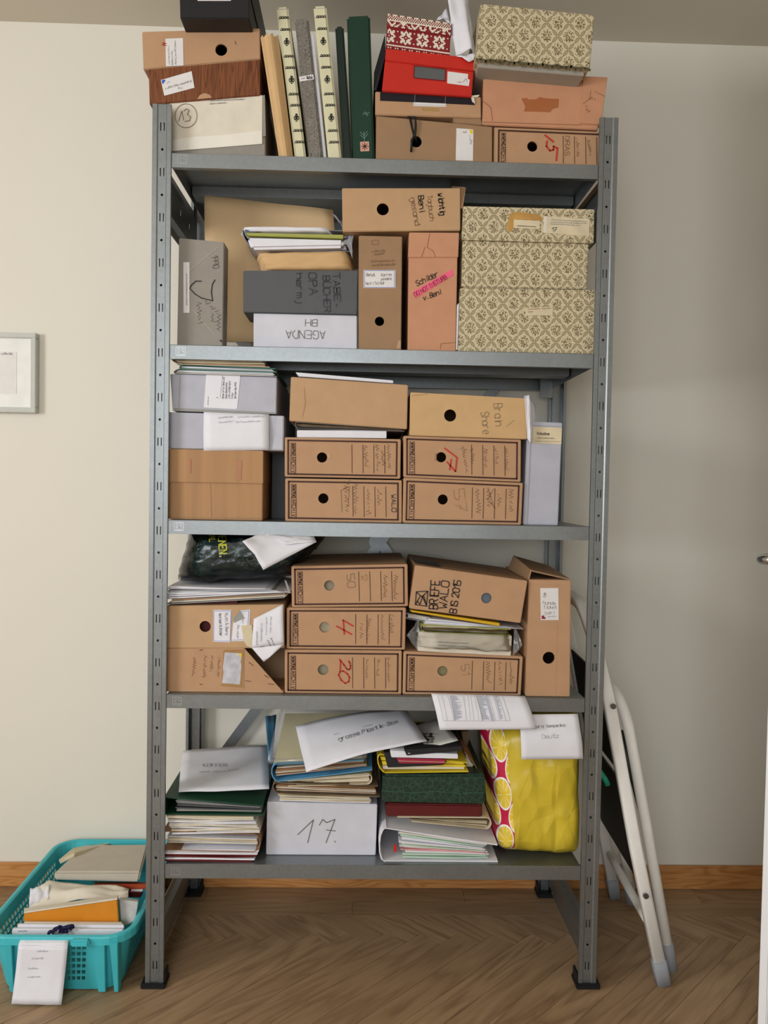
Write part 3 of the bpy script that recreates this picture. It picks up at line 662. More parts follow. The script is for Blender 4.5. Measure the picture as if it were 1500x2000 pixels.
# ================================================================== top shelf
Z1, Z2, Z3, Z4, Z5 = SZ
def band(F, R, name, pts, mat, t=.002, d=None, uvm=False):
    """a proud slab on a box front (lid skirt, flap), running back along the box"""
    px = q(R, pts); P = [F.at(x, y, t) for x, y in px]; return body(name, P, (d or .25), mat, F.root, bev=.001, uvm=uvm)
F = box('grey_storage_box', 'low grey box wrapped in a white envelope with a circled 13', 'box', 'R1', [(217, 592), (772, 560), (775, 900), (217, 893)], .032, .26, GRY, rest=Z1)
patch(F, 'side_flap', 'R1', [(757, 566), (772, 560), (778, 800), (760, 805)], GRY, .003)
patch(F, 'envelope', 'R1', [(216, 593), (757, 561), (757, 845), (228, 888), (217, 835)], OFF, .0022)
patch(F, 'envelope_flap', 'R1', [(219, 826), (350, 806), (520, 796), (756, 768), (757, 846), (228, 889)], M('envelope_inside', (232, 227, 214), .75, .03), .003)
polyl(F, 'R1', [circ(312, 683, 64, 70)], 3, GNK, .0036); polyl(F, 'R1', [[(268, 715), (288, 655), (298, 708)], [(298, 655), (315, 642), (330, 652), (320, 675), (340, 690), (332, 712), (305, 715)]], 3.2, GNK, .0036, name='number_13')
scribble(F, 'R1', [(450, 597, 655, 588), (450, 615, 550, 608)], 6, FNT, 2, off=.0036, name='printed_address')
F = box('woodgrain_box', 'brown woodgrain paper box with a tilted sticker', 'box', 'R1', [(90, 405), (742, 347), (745, 557), (96, 612)], .026, .26, MATS['teak_print'])
patch(F, 'thumb_notch', 'R1', [(375, 583), (392, 558), (420, 547), (448, 556), (463, 574)], TAN, .0012)
label_on(F, 'R1', [(163, 470), (343, 418), (360, 515), (183, 562)]); patch(F, 'corner_mark', 'R1', [(168, 472), (188, 468), (190, 478), (180, 481), (182, 490), (172, 492)], BLI, .0014)
scribble(F, 'R1', [(190, 525, 345, 482), (200, 490, 215, 487), (265, 525, 290, 520)], 14, GNK, 2)
F = box('archive_box', 'tan archive box with black hole lying on the woodgrain box', 'box', 'R1', [(52, 185), (742, 165), (745, 347), (60, 408)], .03, .26, TAN, hole=(516, 292, 35))
label_on(F, 'R1', [(190, 228), (293, 224), (296, 385), (193, 390)]); write(None, F, 'R1', 'M', (196, 268), 24, -80, RNK, 4, seed=4)
scribble(F, 'R1', [(215, 380, 212, 270), (235, 385, 232, 300), (255, 380, 250, 235)], 12, GNK, 1.6, 9); polyl(F, 'R1', [[(597, 243), (603, 262)]], 3, PRT, name='scratch')
F = box('black_box', 'black box with a white sticker, topmost on the left stack', 'box', 'P', [(349, -75), (487, -75), (487, 36), (352, 36)], -.018, .28, BLK)
label_on(F, 'P', [(386, -20), (451, -20), (451, 2), (386, 2)])
band(F, 'P', 'lid', [(348, -80), (489, -80), (489, -12), (348, -12)], BLK, .001, .28)
# leaning albums and files
def spine(name, label, cat, pts, y, d, mat, top=.004, R='R1', rest=Z1, bev=.004):
    P = quad3(R, pts, y); P[2].z = P[3].z = rest
    c = sum(P, Vector())/4; r = thing(name, label, cat, (c.x, y+d/2, rest)); F = Face(P); F.root = r; F.P = P
    body('spine', [p for p in P], .012, mat, r, bev=bev)
    Q = [p+Vector((0, .012, 0)) for p in P]; w = (P[1]-P[0]).normalized()*.0028
    body('cover_board', [Q[0], Q[0]+w, Q[3]+w, Q[3]], d-.012, mat, r, bev=.0006); body('cover_board', [Q[1]-w, Q[1], Q[2], Q[2]-w], d-.012, mat, r, bev=.0006)
    dn = Vector((0, 0, -top)); up = Vector((0, 0, .003)); body('pages', [Q[0]+w+dn, Q[1]-w+dn, Q[2]-w+up, Q[3]+w+up], d-.02, OFF, r, bev=0)
    return F
P = quad3('R1', [(747, 222), (850, 215), (940, 905), (858, 910)], .03); P[2].z = P[3].z = Z1
c = sum(P, Vector())/4; r = thing('kraft_folder', 'rolled yellowish kraft paper folder leaning beside the boxes', 'folder', (c.x, .12, Z1))
V = []; FC = []; N = 11
for (a, b) in ((P[3], P[2]), (P[0], P[1])):
    for i in range(N):
        t = i/(N-1); V.append(a.lerp(b, t)+Vector((0, -.012*sin(pi*t)+.0006*(i % 2), .004*sin(i*2.1)*(1 if a is P[0] else .3))))
    for i in range(N):
        t = 1-i/(N-1); V.append(a.lerp(b, t)+Vector((0, .2, .002*sin(i*1.7))))
m_ = 2*N
FC = [(i, (i+1) % m_, m_+(i+1) % m_, m_+i) for i in range(m_)]
o = mesh('paper_wrap', V, FC, KRF, r); so = o.modifiers.new('th', 'SOLIDIFY'); so.thickness = .0012
Q = [p+Vector((0, .012, 0)) for p in P]; dd = Vector((0, 0, .008)); body('contents', [Q[0].lerp(Q[1], .2)-dd, Q[1].lerp(Q[0], .2)-dd, Q[2].lerp(Q[3], .2)+dd*.4, Q[3].lerp(Q[2], .2)+dd*.4], .17, DKB, r, bev=0)
def album_deco(F, a, b, n=11, w=70):
    """printed bars and fleurs down an album spine; a top, b bottom point of its centre line"""
    for f, kd in ((.075, 'b'), (.155, 'b'), (.24, 'f'), (.335, 'b'), (.412, 'b'), (.495, 'f'), (.59, 'b'), (.665, 'b'), (.75, 'f'), (.835, 'b'), (.912, 'b')):
        x, y = a[0]+(b[0]-a[0])*f, a[1]+(b[1]-a[1])*f
        if kd == 'b':
            ban = [[(x-26+14*k, y+3), (x-20+14*k, y-6), (x-13+14*k, y-4), (x-15+14*k, y+3), (x-22+14*k, y+6)] for k in range(4)]
            polyl(F, 'R1', ban+[[(x-29, y+7), (x+30, y+4)]], 3.4, INK, .0006, name='printed_bar')
        else:
            fl_ = [circ(x, y-14, 6, 9, 8), circ(x-9, y+2, 6, 7, 8), circ(x+9, y+2, 6, 7, 8), [(x, y-24), (x, y+20)], [(x-10, y+14), (x-4, y+8)], [(x+10, y+14), (x+4, y+8)], [(x-5, y+20), (x+5, y+20)], [(x-13, y-8), (x-6, y-4)], [(x+13, y-8), (x+6, y-4)]]
            polyl(F, 'R1', fl_, 4, INK, .0006, name='printed_fleur')
    polyl(F, 'R1', [[(a[0]-18, a[1]+18), (a[0]+26, a[1]+16)]], 3, FNT, .0006, name='printed_line')
F = spine('photo_album', 'ivory album with black ornaments, left of the embossed grey album', 'album', [(838, 38), (907, 32), (1017, 910), (950, 910)], .03, .25, IVO); album_deco(F, (873, 38), (985, 908))
F = spine('embossed_album', 'embossed grey album with a white band round its spine', 'album', [(945, 108), (1027, 102), (1116, 910), (1034, 910)], .028, .25, MATS['embossed_grey'])
patch(F, 'paper_band', 'R1', [(972, 452), (1055, 437), (1060, 466), (977, 480)], STK, .0012); write(None, F, 'R1', '1978', (1050, 446), 16, 174, INK, 2.6, off=.0018, name='printed_year'); scribble(F, 'R1', [(985, 466, 1008, 462)], 6, GNK, 1.4, off=.0018)
F = spine('white_folder', 'thin white folder squeezed between grey and ivory albums', 'folder', [(1038, 202), (1058, 197), (1137, 906), (1119, 906)], .034, .24, PAP, bev=.002)
F = spine('photo_album', 'ivory album with black ornaments, right of the white folder', 'album', [(1055, 32), (1132, 28), (1224, 912), (1146, 912)], .03, .25, IVO); album_deco(F, (1092, 32), (1184, 910))
F = spine('slim_green_book', 'slim black-green book with a rounded spine', 'book', [(1183, 152), (1233, 148), (1287, 914), (1237, 914)], .034, .24, DG2, bev=.0035)
F = spine('green_album', 'broad dark green cloth album with an embroidered flower', 'album', [(1252, 92), (1388, 85), (1417, 914), (1291, 914)], .03, .25, DGN)
patch(F, 'flower_patch', 'R1', [(1330, 832), (1382, 830), (1384, 886), (1332, 888)], FLW, .0008)
polyl(F, 'R1', [[(1357, 859), (1357+22*cos(k*pi/4), 859+22*sin(k*pi/4))] for k in range(8)], 4, M('flower_brown', (120, 60, 44), bump=0), .0014, name='flower_petals'); patch(F, 'flower_heart', 'R1', circ(1357, 859, 7, 7, 10)[:-1], INK, .0018)
polyl(F, 'R1', [[(1356, 830), (1352, 772)], [(1354, 812), (1332, 792)], [(1354, 812), (1376, 785)], [(1353, 795), (1330, 775)], [(1353, 795), (1372, 770)], [(1345, 672), (1385, 660)], [(1350, 660), (1378, 676)], [(1362, 655), (1370, 682)]], 2.6, PGN, .001, name='embroidered_stem')
# right side of the top shelf
F = box('brown_cord_box', 'olive brown box with a black cord through its hole', 'box', 'R2', [(100, 652), (755, 714), (755, 912), (98, 888)], .022, .28, TAN2, rest=Z1, hole=(325, 798, 32))
label_on(F, 'R2', [(552, 723), (648, 730), (645, 907), (548, 904)]); patch(F, 'yellow_tab', 'R2', [(622, 732), (643, 733), (642, 757), (630, 752)], YEL, .0014)
scribble(F, 'R2', [(625, 765, 628, 815)], 16, GNK, 1.6); write(None, F, 'R2', '3', (590, 740), 18, 90, GNK, 2)
tube('cord', [F.at(*q('R2', [p])[0], o_) for p, o_ in (((290, 668), .004), ((300, 720), .005), ((312, 770), .005), ((300, 800), .004), ((296, 858), .003))], .0022, RUB, F.root, 8)
tube('cord', [F.at(*q('R2', [p])[0], o_) for p, o_ in (((276, 664), .003), ((320, 668), .006), ((322, 715), .006), ((316, 770), .005), ((330, 800), -.004))], .0022, RUB, F.root, 8)
F = box('oeko_archive_box', 'half hidden printed cardboard archive box with a red 15', 'box', 'R2', [(764, 716), (1366, 742), (1366, 930), (762, 912)], .026, .28, TAN, rest=Z1, hole=(980, 825, 29))
def oeko(F, u0=.03, u1=.965, v0=.075, v1=.93, lines=(.577, .672, .766, .860), lo=.055):
    """printed frame, logo and ruled lines of the archive boxes, laid out on the face"""
    U = lambda u, v: F.uv(u, v, .0008); w = ((F.p[1]-F.p[0]).length)
    ribbons('printed_frame', [[U(u0, v0), U(u1, v0), U(u1, v1), U(u0, v1), U(u0, v0)]], .0032, PRT, F.root, F.n)
    ribbons('ruled_lines', [[U(u, .16), U(u+.004, .87)] for u in lines], .0011, PRT, F.root, F.n)
    a, b = u0+.022, u0+.064; m = .46; e = .92
    o = mesh('logo_block', [U(a, .135), U(b, .135), U(b, m), U(a, m)], [(0, 1, 2, 3)], PRT, F.root)
    H = (F.p[3]-F.p[0]).length
    def L(cx, cy, rx, ry, a0=0, a1=2*pi, n=10): return [F.uv(cx+rx*cos(a0+(a1-a0)*i/n)/w, cy+ry*sin(a0+(a1-a0)*i/n)/H, .0012) for i in range(n+1)]
    cu = (a+b)/2; rw = .0034
    st = [L(cu, .185, rw, rw), L(cu, .255, rw, rw, -1.2, 4.2), [F.uv(a+.008, .30, .0012), F.uv(b-.008, .30, .0012)], [F.uv(cu, .305, .0012), F.uv(a+.006, .345, .0012)], L(cu, .395, rw, rw)]
    ribbons('logo_lettering', st, .0012, TAN3, o, F.n)
    ribbons('logo_outline', [[U(a, m), U(a, e), U(b, e), U(b, m)]], .0009, PRT, F.root, F.n)
    st = []
    for i, ch in enumerate('ARCHIV'):
        v = .485+i*.072
        for s_ in GL[ch].split(' '): st.append([U(a+.006+(int(s_[k+1])-2)/6*(b-a-.010), v+int(s_[k])/4*.052) for k in range(0, len(s_)-1, 2)])
    ribbons('logo_lettering', st, .0010, PRT, F.root, F.n)
oeko(F, .045, .99, .08, 1.2, (.645, .75, .855, .958))
polyl(F, 'R2', [[(1050, 762), (1098, 800)], [(1062, 795), (1058, 825), (1078, 850), (1098, 845), (1098, 825), (1120, 836), (1114, 905)]], 9, RNK, name='red_number_15')
write(None, F, 'R2', 'DRAS', (1162, 768), 26, 90, BNK, 2, wid=1.1); scribble(F, 'R2', [(1225, 780, 1228, 890), (1285, 790, 1300, 880)], 18, BNK, 1.5)
F = box('label_box', 'tan box with a torn black picture strip under the red box', 'box', 'R2', [(95, 515), (690, 545), (692, 665), (95, 648)], .026, .27, TAN)
patch(F, 'black_strip', 'R2', [(122, 516), (640, 543), (655, 592), (122, 568)], M('black_gloss', (30, 26, 34), .3), .0012)
label_on(F, 'R2', [(312, 527), (497, 535), (494, 603), (310, 598)]); polyl(F, 'R2', [[(318, 534), (490, 541), (488, 596), (316, 591), (318, 534)]], 1.5, FNT, .0014, name='printed_border'); scribble(F, 'R2', [(358, 541, 440, 544)], 5, PRT, 1.6, name='printed_line')
patch(F, 'torn_edge', 'R2', [(632, 543), (682, 538), (672, 550), (650, 552), (656, 588), (640, 575)], OFF, .003); patch(F, 'glue_trace', 'R2', [(355, 606), (455, 610), (452, 628), (360, 622)], STN, .0006)
P2 = quad3('R2', [(530, 652), (690, 660), (697, 706), (540, 694)], .03); body('base_tray', P2, .24, TAN2, F.root)
F = box('red_box', 'bright red cardboard box with a cut window', 'box', 'R2', [(150, 340), (650, 402), (638, 545), (132, 512)], .018, .26, RED)
band(F, 'R2', 'lid', [(155, 278), (657, 330), (650, 405), (150, 345)], RED, .003, .265)
patch(F, 'window', 'R2', [(315, 373), (490, 392), (487, 457), (312, 440)], M('window_grey', (92, 94, 94), .4), .001)
polyl(F, 'R2', [[(315, 373), (490, 392), (487, 457), (312, 440), (315, 373)]], 4, M('dark_red_edge', (110, 20, 18), bump=0), .0016, name='window_edge')
label_on(F, 'R2', [(502, 403), (618, 418), (616, 446), (627, 450), (622, 486), (500, 470)]); scribble(F, 'R2', [(555, 465, 580, 470)], 8, PNK, 1.6); polyl(F, 'R2', [[(590, 465), (605, 445), (612, 460)]], 2, GNK)
F = box('nordic_gift_box', 'small red and white Nordic star pattern gift box', 'box', 'R2', [(163, 120), (520, 178), (514, 315), (155, 272)], .02, .18, NRD)
LB = band(F, 'R2', 'lid', [(165, 80), (524, 135), (521, 208), (160, 157)], NRD, .002, .185)
def bitmap(F, R, o, ex, ey, rows, mat, off, name):
    V, FC = [], []
    for j, row in enumerate(rows):
        for i, ch in enumerate(row):
            if ch != '#': continue
            k = len(V)
            for a, b in ((i, j), (i+1, j), (i+1, j+1), (i, j+1)):
                x, y = o[0]+ex[0]*a+ey[0]*b, o[1]+ex[1]*a+ey[1]*b; p = q(R, [(x, y)])[0]; V.append(F.at(*p, off))
            FC.append((k, k+1, k+2, k+3))
    return mesh(name, V, FC, mat, F.root)
star = ['.....#.....', '.##.###.##.', '.####.####.', '..###.###..', '.###...###.', '##...#...##', '.###...###.', '..###.###..', '.####.####.', '.##.###.##.', '.....#.....']
rows = [''.join((s_+('...' if j not in (1, 9) else '.#.')) for _ in range(4)) for j, s_ in enumerate(star)]
rows = [r_[4:57] for r_ in rows] + ['.'*53, '#'*53]
rows[11] = '.'*53
rows += ['.'*53, ''.join('#..' if i % 2 else '.#.' for i in range(18))[:53]]
bitmap(F, 'R2', (166, 160), (6.7, .96), (-.55, 7.4), rows, NRW, .0012, 'star_pattern')
lid = [''.join('##..##'[(i+0) % 6] for i in range(53)), ''.join('#.'[i % 2] for i in range(53)), ''.join('.#'[i % 2] for i in range(53)), ''.join('#.'[i % 2] for i in range(53)), '#'*53,
       (('##....#....#####....#....'+'##.....#..')*2)[:53], (('.##..##...#.###.#...##..'+'##.##..#..')*2)[:53], (('..####..##...#...##..####.'+'.##..##.')*2)[:53], (('...##.###...###...###.##..'+'..####..')*2)[:53]]
bitmap(F, 'R2', (166, 82), (6.7, 1.02), (-.5, 7.6), lid, NRW, .0032, 'lid_pattern')
for nm, pts in (('a', [(88, 408), (150, 190), (156, 192), (96, 420)]), ('b', [(88, 505), (140, 330), (147, 332), (100, 512)])):
    yy = .05 if nm == 'a' else .035
    P = quad3('R2', pts, yy); 
    if nm == 'a': P[2] += Vector((0, 0, -.04)); P[3] += Vector((0, 0, -.04))
    c = sum(P, Vector())/4; r = thing('black_board', 'black board leaning behind the red box, ' + ('taller one' if nm == 'a' else 'shorter one'), 'board', (c.x, c.y+.1, P[3].z)); body('board', P, .2, BLK, r, bev=.0006)
# loose white paper standing out of the red box top
F = sheet('paper_wrapper', 'tall creased white paper between red box and patterned box', 'R2', [(494, -30), (622, -30), (662, 300), (548, 318)], (.03, .05, .012, .016), PAP, .012, 10, axis='u', wob=.012, seed=4)
sheet('x', '', 'R2', [(440, 115), (500, 40), (535, 230), (520, 122)], (.04, .05, .03, .03), PAP, .004, 6, root=F.root, part='fold', wob=.004)
sheet('x', '', 'R2', [(548, 316), (662, 298), (650, 338), (622, 350)], (.016, .012, .008, .008), PAP, .003, 6, root=F.root, part='fold', wob=.003)
F = box('salmon_file_box', 'salmon cardboard box with a patch of old tape', 'box', 'R2', [(705, 420), (1392, 440), (1350, 732), (697, 703)], .028, .28, SAL)
band(F, 'R2', 'flap', [(1264, 432), (1402, 438), (1364, 707), (1246, 700)], SAL, .003, .27); Fs = F
patch(F, 'old_tape', 'R2', [(918, 556), (948, 552), (955, 562), (1000, 560), (1020, 548), (1060, 556), (1128, 558), (1125, 606), (1095, 612), (1078, 632), (980, 628), (932, 628), (940, 600)], TAPE, .0008)
polyl(F, 'R2', [[(697, 568), (745, 605), (755, 680)], [(702, 688), (1250, 705)]], 3, M('crease_salmon', (150, 100, 70), bump=0), .0008, name='crease'); polyl(F, 'R2', [[(1330, 520), (1385, 548)], [(1306, 518), (1300, 560), (1262, 590)]], 2.5, M('crease_salmon'), .0038, name='crease')
scribble(F, 'R2', [(1275, 600, 1285, 640), (1300, 565, 1330, 572)], 20, BNK, 1.6, off=.004)
P = quad3('R2', [(690, 18), (1332, 82), (1304, 388), (664, 334)], -.028)
c = sum(P, Vector())/4; r = thing('brocade_box', 'brocade patterned box perched on the salmon box, uppermost right', 'box', (c.x, .1, P[2].z)); body('lid', P, .27, BRO, r, uvm=True, bev=.002)
D = [P[3].lerp(P[2], .025)+Vector((0, .012, .004)), P[3].lerp(P[2], .965)+Vector((0, .012, .004))]; dz = Vector((0, .0, -.012))
body('base_tray', [D[0], D[1], D[1]+dz, D[0]+dz], .24, M('grey_lining', (168, 162, 150), .7), r, bev=.001)
ribbons('torn_edge', [[P[3].lerp(P[2], i/24)+Vector((0, -.001, .002*sin(i*2.3)-.001)) for i in range(25)]], .005, M('worn_edge', (92, 84, 60), .8, .3), r, Vector((0, -1, 0)))
# ================================================================== second shelf
F = sheet('kraft_envelope', 'large kraft envelope standing at the back of the second shelf', 'R3', [(350, 168), (1150, 258), (1215, 1088), (365, 1076)], (.16, .16, .165, .165), ENV, .004, 12, cat='envelope', wob=.006, seed=7, th=.006)
F = box('worn_grey_box', 'worn grey box standing on end with pen scrawls and a strip label', 'box', 'R3', [(190, 430), (472, 455), (462, 1088), (178, 1076)], .03, .05, GRY, rest=Z2)
label_on(F, 'R3', [(218, 582), (256, 582), (256, 897), (219, 897)], name='strip_label'); scribble(F, 'R3', [(236, 650, 237, 850)], 7, GNK, 1.6, name='typed_line')
polyl(F, 'R3', [[(330, 700), (295, 700), (268, 725), (258, 745), (290, 780), (330, 805), (400, 822), (392, 770), (398, 720), (415, 692)]], 6, INK, name='pen_mark')
write(None, F, 'R3', '1990', (392, 545), 38, 82, GNK, 3, slant=-.1); scribble(F, 'R3', [(300, 830, 318, 975), (345, 825, 420, 900), (385, 900, 395, 960), (430, 900, 432, 1010)], 34, GNK, 2.4, 12)
polyl(F, 'R3', [[(258, 635), (430, 490)], [(280, 880), (415, 1035)]], 3, M('pale_score', (186, 180, 170), bump=0), .0008, name='score_line')
patch(F, 'worn_corner', 'R3', [(440, 1066), (458, 1066), (458, 1084)], INK, .0008)
F = box('white_agenda_box', 'white box under the charcoal box, lettered AGENDA BH upside down', 'box', 'R3', [(655, 895), (1300, 912), (1300, 1112), (655, 1096)], .034, .12, WHB, rest=Z2)
write(None, F, 'R3', 'AGENDA', (1100, 1010), 50, 181, GNK, 3.4, wid=.84); write(None, F, 'R3', 'BH', (1050, 940), 42, 181, GNK, 3.4, wid=.95)
F = box('charcoal_diary_box', 'charcoal box with dark pencilled diary lettering', 'box', 'R3', [(590, 633), (1305, 633), (1300, 910), (590, 894)], .03, .10, DGR)
patch(F, 'score', 'R3', [(600, 893), (1298, 908), (1298, 912), (600, 897)], BLK, .0006)
CI = M('charcoal_ink', (40, 40, 44), .35, bump=0)
write(None, F, 'R3', 'TABE-', (1150, 650), 40, 88, CI, 5, wid=1.15); write(None, F, 'R3', 'BÜCHER', (1085, 668), 42, 88, CI, 5, wid=.92); write(None, F, 'R3', 'OPA', (995, 650), 48, 85, CI, 5, wid=1.0); write(None, F, 'R3', 'hermj', (920, 652), 40, 88, CI, 5, wid=1.0)
g = 'envelopes stacked on the charcoal box'
F = pillow('padded_envelope', 'crumpled brown padded envelope at the bottom of the envelope stack', 'envelope', 'R3', [(645, 512), (1262, 498), (1292, 632), (700, 632)], .03, .12, KRF, 16, .004, 20, 2, power=8, fold=.25, group=g)
F = folder('plastic_sleeve', 'grey translucent sleeve holding the white envelopes', 'folder', 'R3', [(560, 372), (1225, 385), (1262, 512), (645, 512)], .05, .1, GRP, [PAP], 3, 'L', th=.001, group=g)
F = box('white_envelope', 'thick white envelope just above the padded envelope', 'envelope', 'R3', [(610, 425), (1216, 440), (1214, 488), (642, 500)], .034, .11, PAP, bev=.005, group=g, part='envelope')
F = box('green_folder', 'thin olive green folder between the white envelopes', 'folder', 'R3', [(602, 396), (1214, 410), (1215, 434), (625, 416)], .036, .11, LIM, bev=.0008, group=g, part='cover')
patch(F, 'dark_edge', 'R3', [(600, 380), (740, 384), (735, 390), (630, 398), (602, 396)], M('blue_grey_card', (90, 100, 112), .6), .001)
F = pillow('white_envelope', 'white envelope topmost of the envelope stack', 'envelope', 'R3', [(545, 355), (1150, 358), (1160, 392), (600, 388)], .03, .11, PAP, 14, .002, 10, 5, power=8, fold=.25, group=g)
sheet('torn_wrapping', 'torn grey plastic wrapping beside the envelope stack', 'R3', [(1150, 272), (1190, 330), (1300, 400), (1225, 432)], (.1, .1, .06, .05), GRP, .004, 8, cat='wrapping', wob=.006, seed=2)
sheet('torn_wrapping', 'crumpled grey plastic flap right of the padded envelope', 'R3', [(1222, 440), (1282, 398), (1272, 560), (1250, 500)], (.05, .045, .04, .04), GRP, .004, 8, cat='wrapping', wob=.006, seed=3)
F = box('brown_standing_box', 'dull brown box standing upright with printed white label', 'box', 'R4', [(133, 342), (357, 347), (351, 926), (133, 920)], .026, .28, TAN2, rest=Z2, hole=(240, 783, 24))
label_on(F, 'R4', [(158, 520), (322, 520), (322, 612), (158, 612)], border=BLI); write(None, F, 'R4', 'Beny&', (172, 551), 15, 2, GNK, 1.6); write(None, F, 'R4', 'Korres', (250, 553), 15, -3, GNK, 1.6); write(None, F, 'R4', 'pondenz', (248, 573), 13, -3, GNK, 1.5); write(None, F, 'R4', 'Nell I Tel.Adr', (170, 597), 15, -2, GNK, 1.6)
scribble(F, 'R4', [(200, 430, 270, 425), (210, 445, 265, 440), (195, 480, 320, 476), (200, 500, 320, 496)], 12, M('stamp_brown', (112, 84, 58), bump=0), 1.5, name='faded_stamp')
polyl(F, 'R4', [circ(218, 378, 24, 15, 4, .785)], 1.4, M('stamp_brown'), name='faded_stamp'); patch(F, 'torn_corner', 'R4', [(338, 880), (350, 886), (348, 925), (326, 922)], TAN3, .001)
F = box('salmon_sign_box', 'salmon box standing upright with a pink highlighted line', 'box', 'R4', [(390, 450), (641, 450), (632, 932), (385, 928)], .024, .28, SAL, rest=Z2)
band(F, 'R4', 'lid', [(392, 328), (649, 330), (644, 456), (387, 457)], SAL, .003, .27)
patch(F, 'pink_strip', 'R4', [(412, 632), (612, 515), (620, 545), (424, 666)], PNK, .0008)
write(None, F, 'R4', 'Schilder', (432, 604), 27, -26, INK, 3.2, wid=.66, slant=.2); write(None, F, 'R4', 'DO NOT DISTURB', (424, 658), 21, -30, M('crimson_ink', (130, 24, 60), bump=0), 2.4, wid=.72, off=.0015); write(None, F, 'R4', 'v. Beni', (466, 676), 24, -20, INK, 3.4, wid=.72, slant=.2)
polyl(F, 'R4', [[(497, 332), (484, 405), (515, 425), (526, 455)], [(455, 455), (472, 405)]], 2.5, M('crease_salmon'), .0038, name='crease'); polyl(F, 'R4', [[(552, 926), (556, 898), (632, 892)]], 2.5, M('crease_salmon'), .0009, name='crease')
patch(F, 'protruding_sheet', 'R4', [(638, 700), (648, 690), (640, 930), (633, 930)], PAP, .0006)
F = box('wichtig_archive_box', 'tan box with black hole laid across two upright boxes', 'box', 'R4', [(47, 98), (656, 98), (656, 316), (50, 322)], .024, .28, TAN3, hole=(257, 207, 31))
write(None, F, 'R4', 'wichtig', (540, 128), 27, 84, INK, 4.5, wid=.7); write(None, F, 'R4', 'Tagbuch', (485, 138), 24, 84, BNK, 2, wid=.8); write(None, F, 'R4', 'Beni', (438, 140), 28, 84, INK, 4, wid=.85); write(None, F, 'R4', 'gesand', (398, 150), 26, 80, BNK, 2.2, wid=.95)
P = quad3('R4', [(612, 88), (684, 94), (668, 205), (657, 200)], (.1, .03, .026, .026)); body('open_flap', [P[0], P[1], P[1]+Vector((0, 0, -.003)), P[0]+Vector((0, 0, -.003))], .1, TAN2, F.root, bev=0); body('open_flap', [F.P[1]+Vector((.001, 0, 0)), P[1], P[2], P[3]], .2, TAN2, F.root, bev=0)
F = box('brocade_box', 'brocade patterned box on the second shelf, lower of the two', 'box', 'R4', [(655, 610), (1352, 621), (1345, 936), (645, 926)], .018, .29, BRO, rest=Z2, uvm=True, bev=.002)
label_on(F, 'R4', [(990, 715), (1130, 708), (1130, 752), (990, 755)], CRM); scribble(F, 'R4', [(1000, 724, 1065, 721), (1000, 737, 1030, 736), (1075, 720, 1120, 718)], 5, STN, 1.4, name='typed_line')
F = box('brocade_box', 'brocade patterned lidded box with two labels, upper of the pair', 'box', 'R4', [(667, 366), (1318, 384), (1306, 617), (662, 609)], .024, .28, BRO, uvm=True, bev=.002)
band(F, 'R4', 'lid', [(670, 195), (1341, 212), (1338, 385), (662, 368)], BRO, .005, .29, True)
for pts, m_ in (([(1080, 248), (1316, 262), (1314, 350), (1078, 334)], CRM), ([(928, 265), (1062, 272), (1060, 314), (926, 308)], CRM)): patch(F, 'label', 'R4', pts, m_, .006)
patch(F, 'label_edge', 'R4', [(1080, 248), (1098, 249), (1096, 335), (1078, 334)], OFF, .0064)
for pts in ([(905, 235), (950, 225), (1060, 240), (1078, 262), (1062, 270), (930, 264), (926, 310), (912, 328), (892, 318), (898, 280)],): patch(F, 'glue_stain', 'R4', pts, M('glue_stain', (182, 140, 74), .5, .2), .0056)
scribble(F, 'R4', [(1115, 268, 1300, 278), (1115, 280, 1300, 288), (1115, 290, 1270, 298)], 5, FNT, 1.3, off=.007, name='typed_line'); polyl(F, 'R4', [[(945, 297), (1040, 303)]], 2.5, INK, .007, name='printed_line'); write(None, F, 'R4', '17', (1122, 326), 20, 0, GNI, 2.4, off=.007, wid=.9)
# ================================================================== third shelf
F = box('corrugated_box', 'brown corrugated lidded box at the bottom left of the third shelf', 'box', 'R5', [(124, 862), (712, 872), (710, 1095), (118, 1090)], .02, .28, COR, rest=Z3)
band(F, 'R5', 'lid', [(118, 660), (717, 672), (716, 877), (119, 866)], COR, .004, .29)
for x, y0, y1, w in ((262, 722, 810, 14), (571, 728, 852, 24)): patch(F, 'tape_strip', 'R5', [(x-w/2, y0+8), (x, y0), (x+w/2, y0+8), (x+w/2-2, y1), (x-w/2+2, y1)], TAPE, .0048)
polyl(F, 'R5', [[(125, 1000), (150, 1085)], [(125, 960), (135, 1080)], [(668, 1085), (705, 1078)]], 3, TAN3, name='worn_edge'); polyl(F, 'R5', [[(385, 876), (392, 1088)], [(130, 1087), (700, 1092)]], 2.5, TAN2, name='fold_line')
F = box('pale_grey_box', 'pale grey box with a blank white sheet hanging on its front', 'box', 'R5', [(120, 430), (845, 454), (842, 672), (120, 657)], .02, .28, LGR)
patch(F, 'curved_edge', 'R5', [(800, 458), (838, 460), (835, 664), (772, 660), (795, 560)], M('pale_grey_light', (188, 189, 198), .5), .0006)
Fp = sheet('x', '', 'R5', [(345, 430), (752, 444), (752, 667), (344, 671)], (.0185, .018, .016, .016), PAP, .003, 8, root=F.root, part='hanging_sheet', wob=.001)
scribble(Fp, 'R5', [(435, 470, 530, 464), (555, 466, 720, 462), (435, 500, 530, 492), (545, 498, 700, 490)], 12, FNT, 1.6, 6, root=F.root); polyl(F, 'R5', [[(122, 655), (840, 668)]], 5, MGR, name='base_edge')
F = box('grey_binder_box', 'pale grey binder box with a typed white label', 'box', 'R5', [(135, 192), (800, 213), (796, 442), (150, 424)], .02, .28, LGR)
patch(F, 'base_flap', 'R5', [(160, 405), (797, 432), (796, 443), (168, 424)], MGR, .0012)
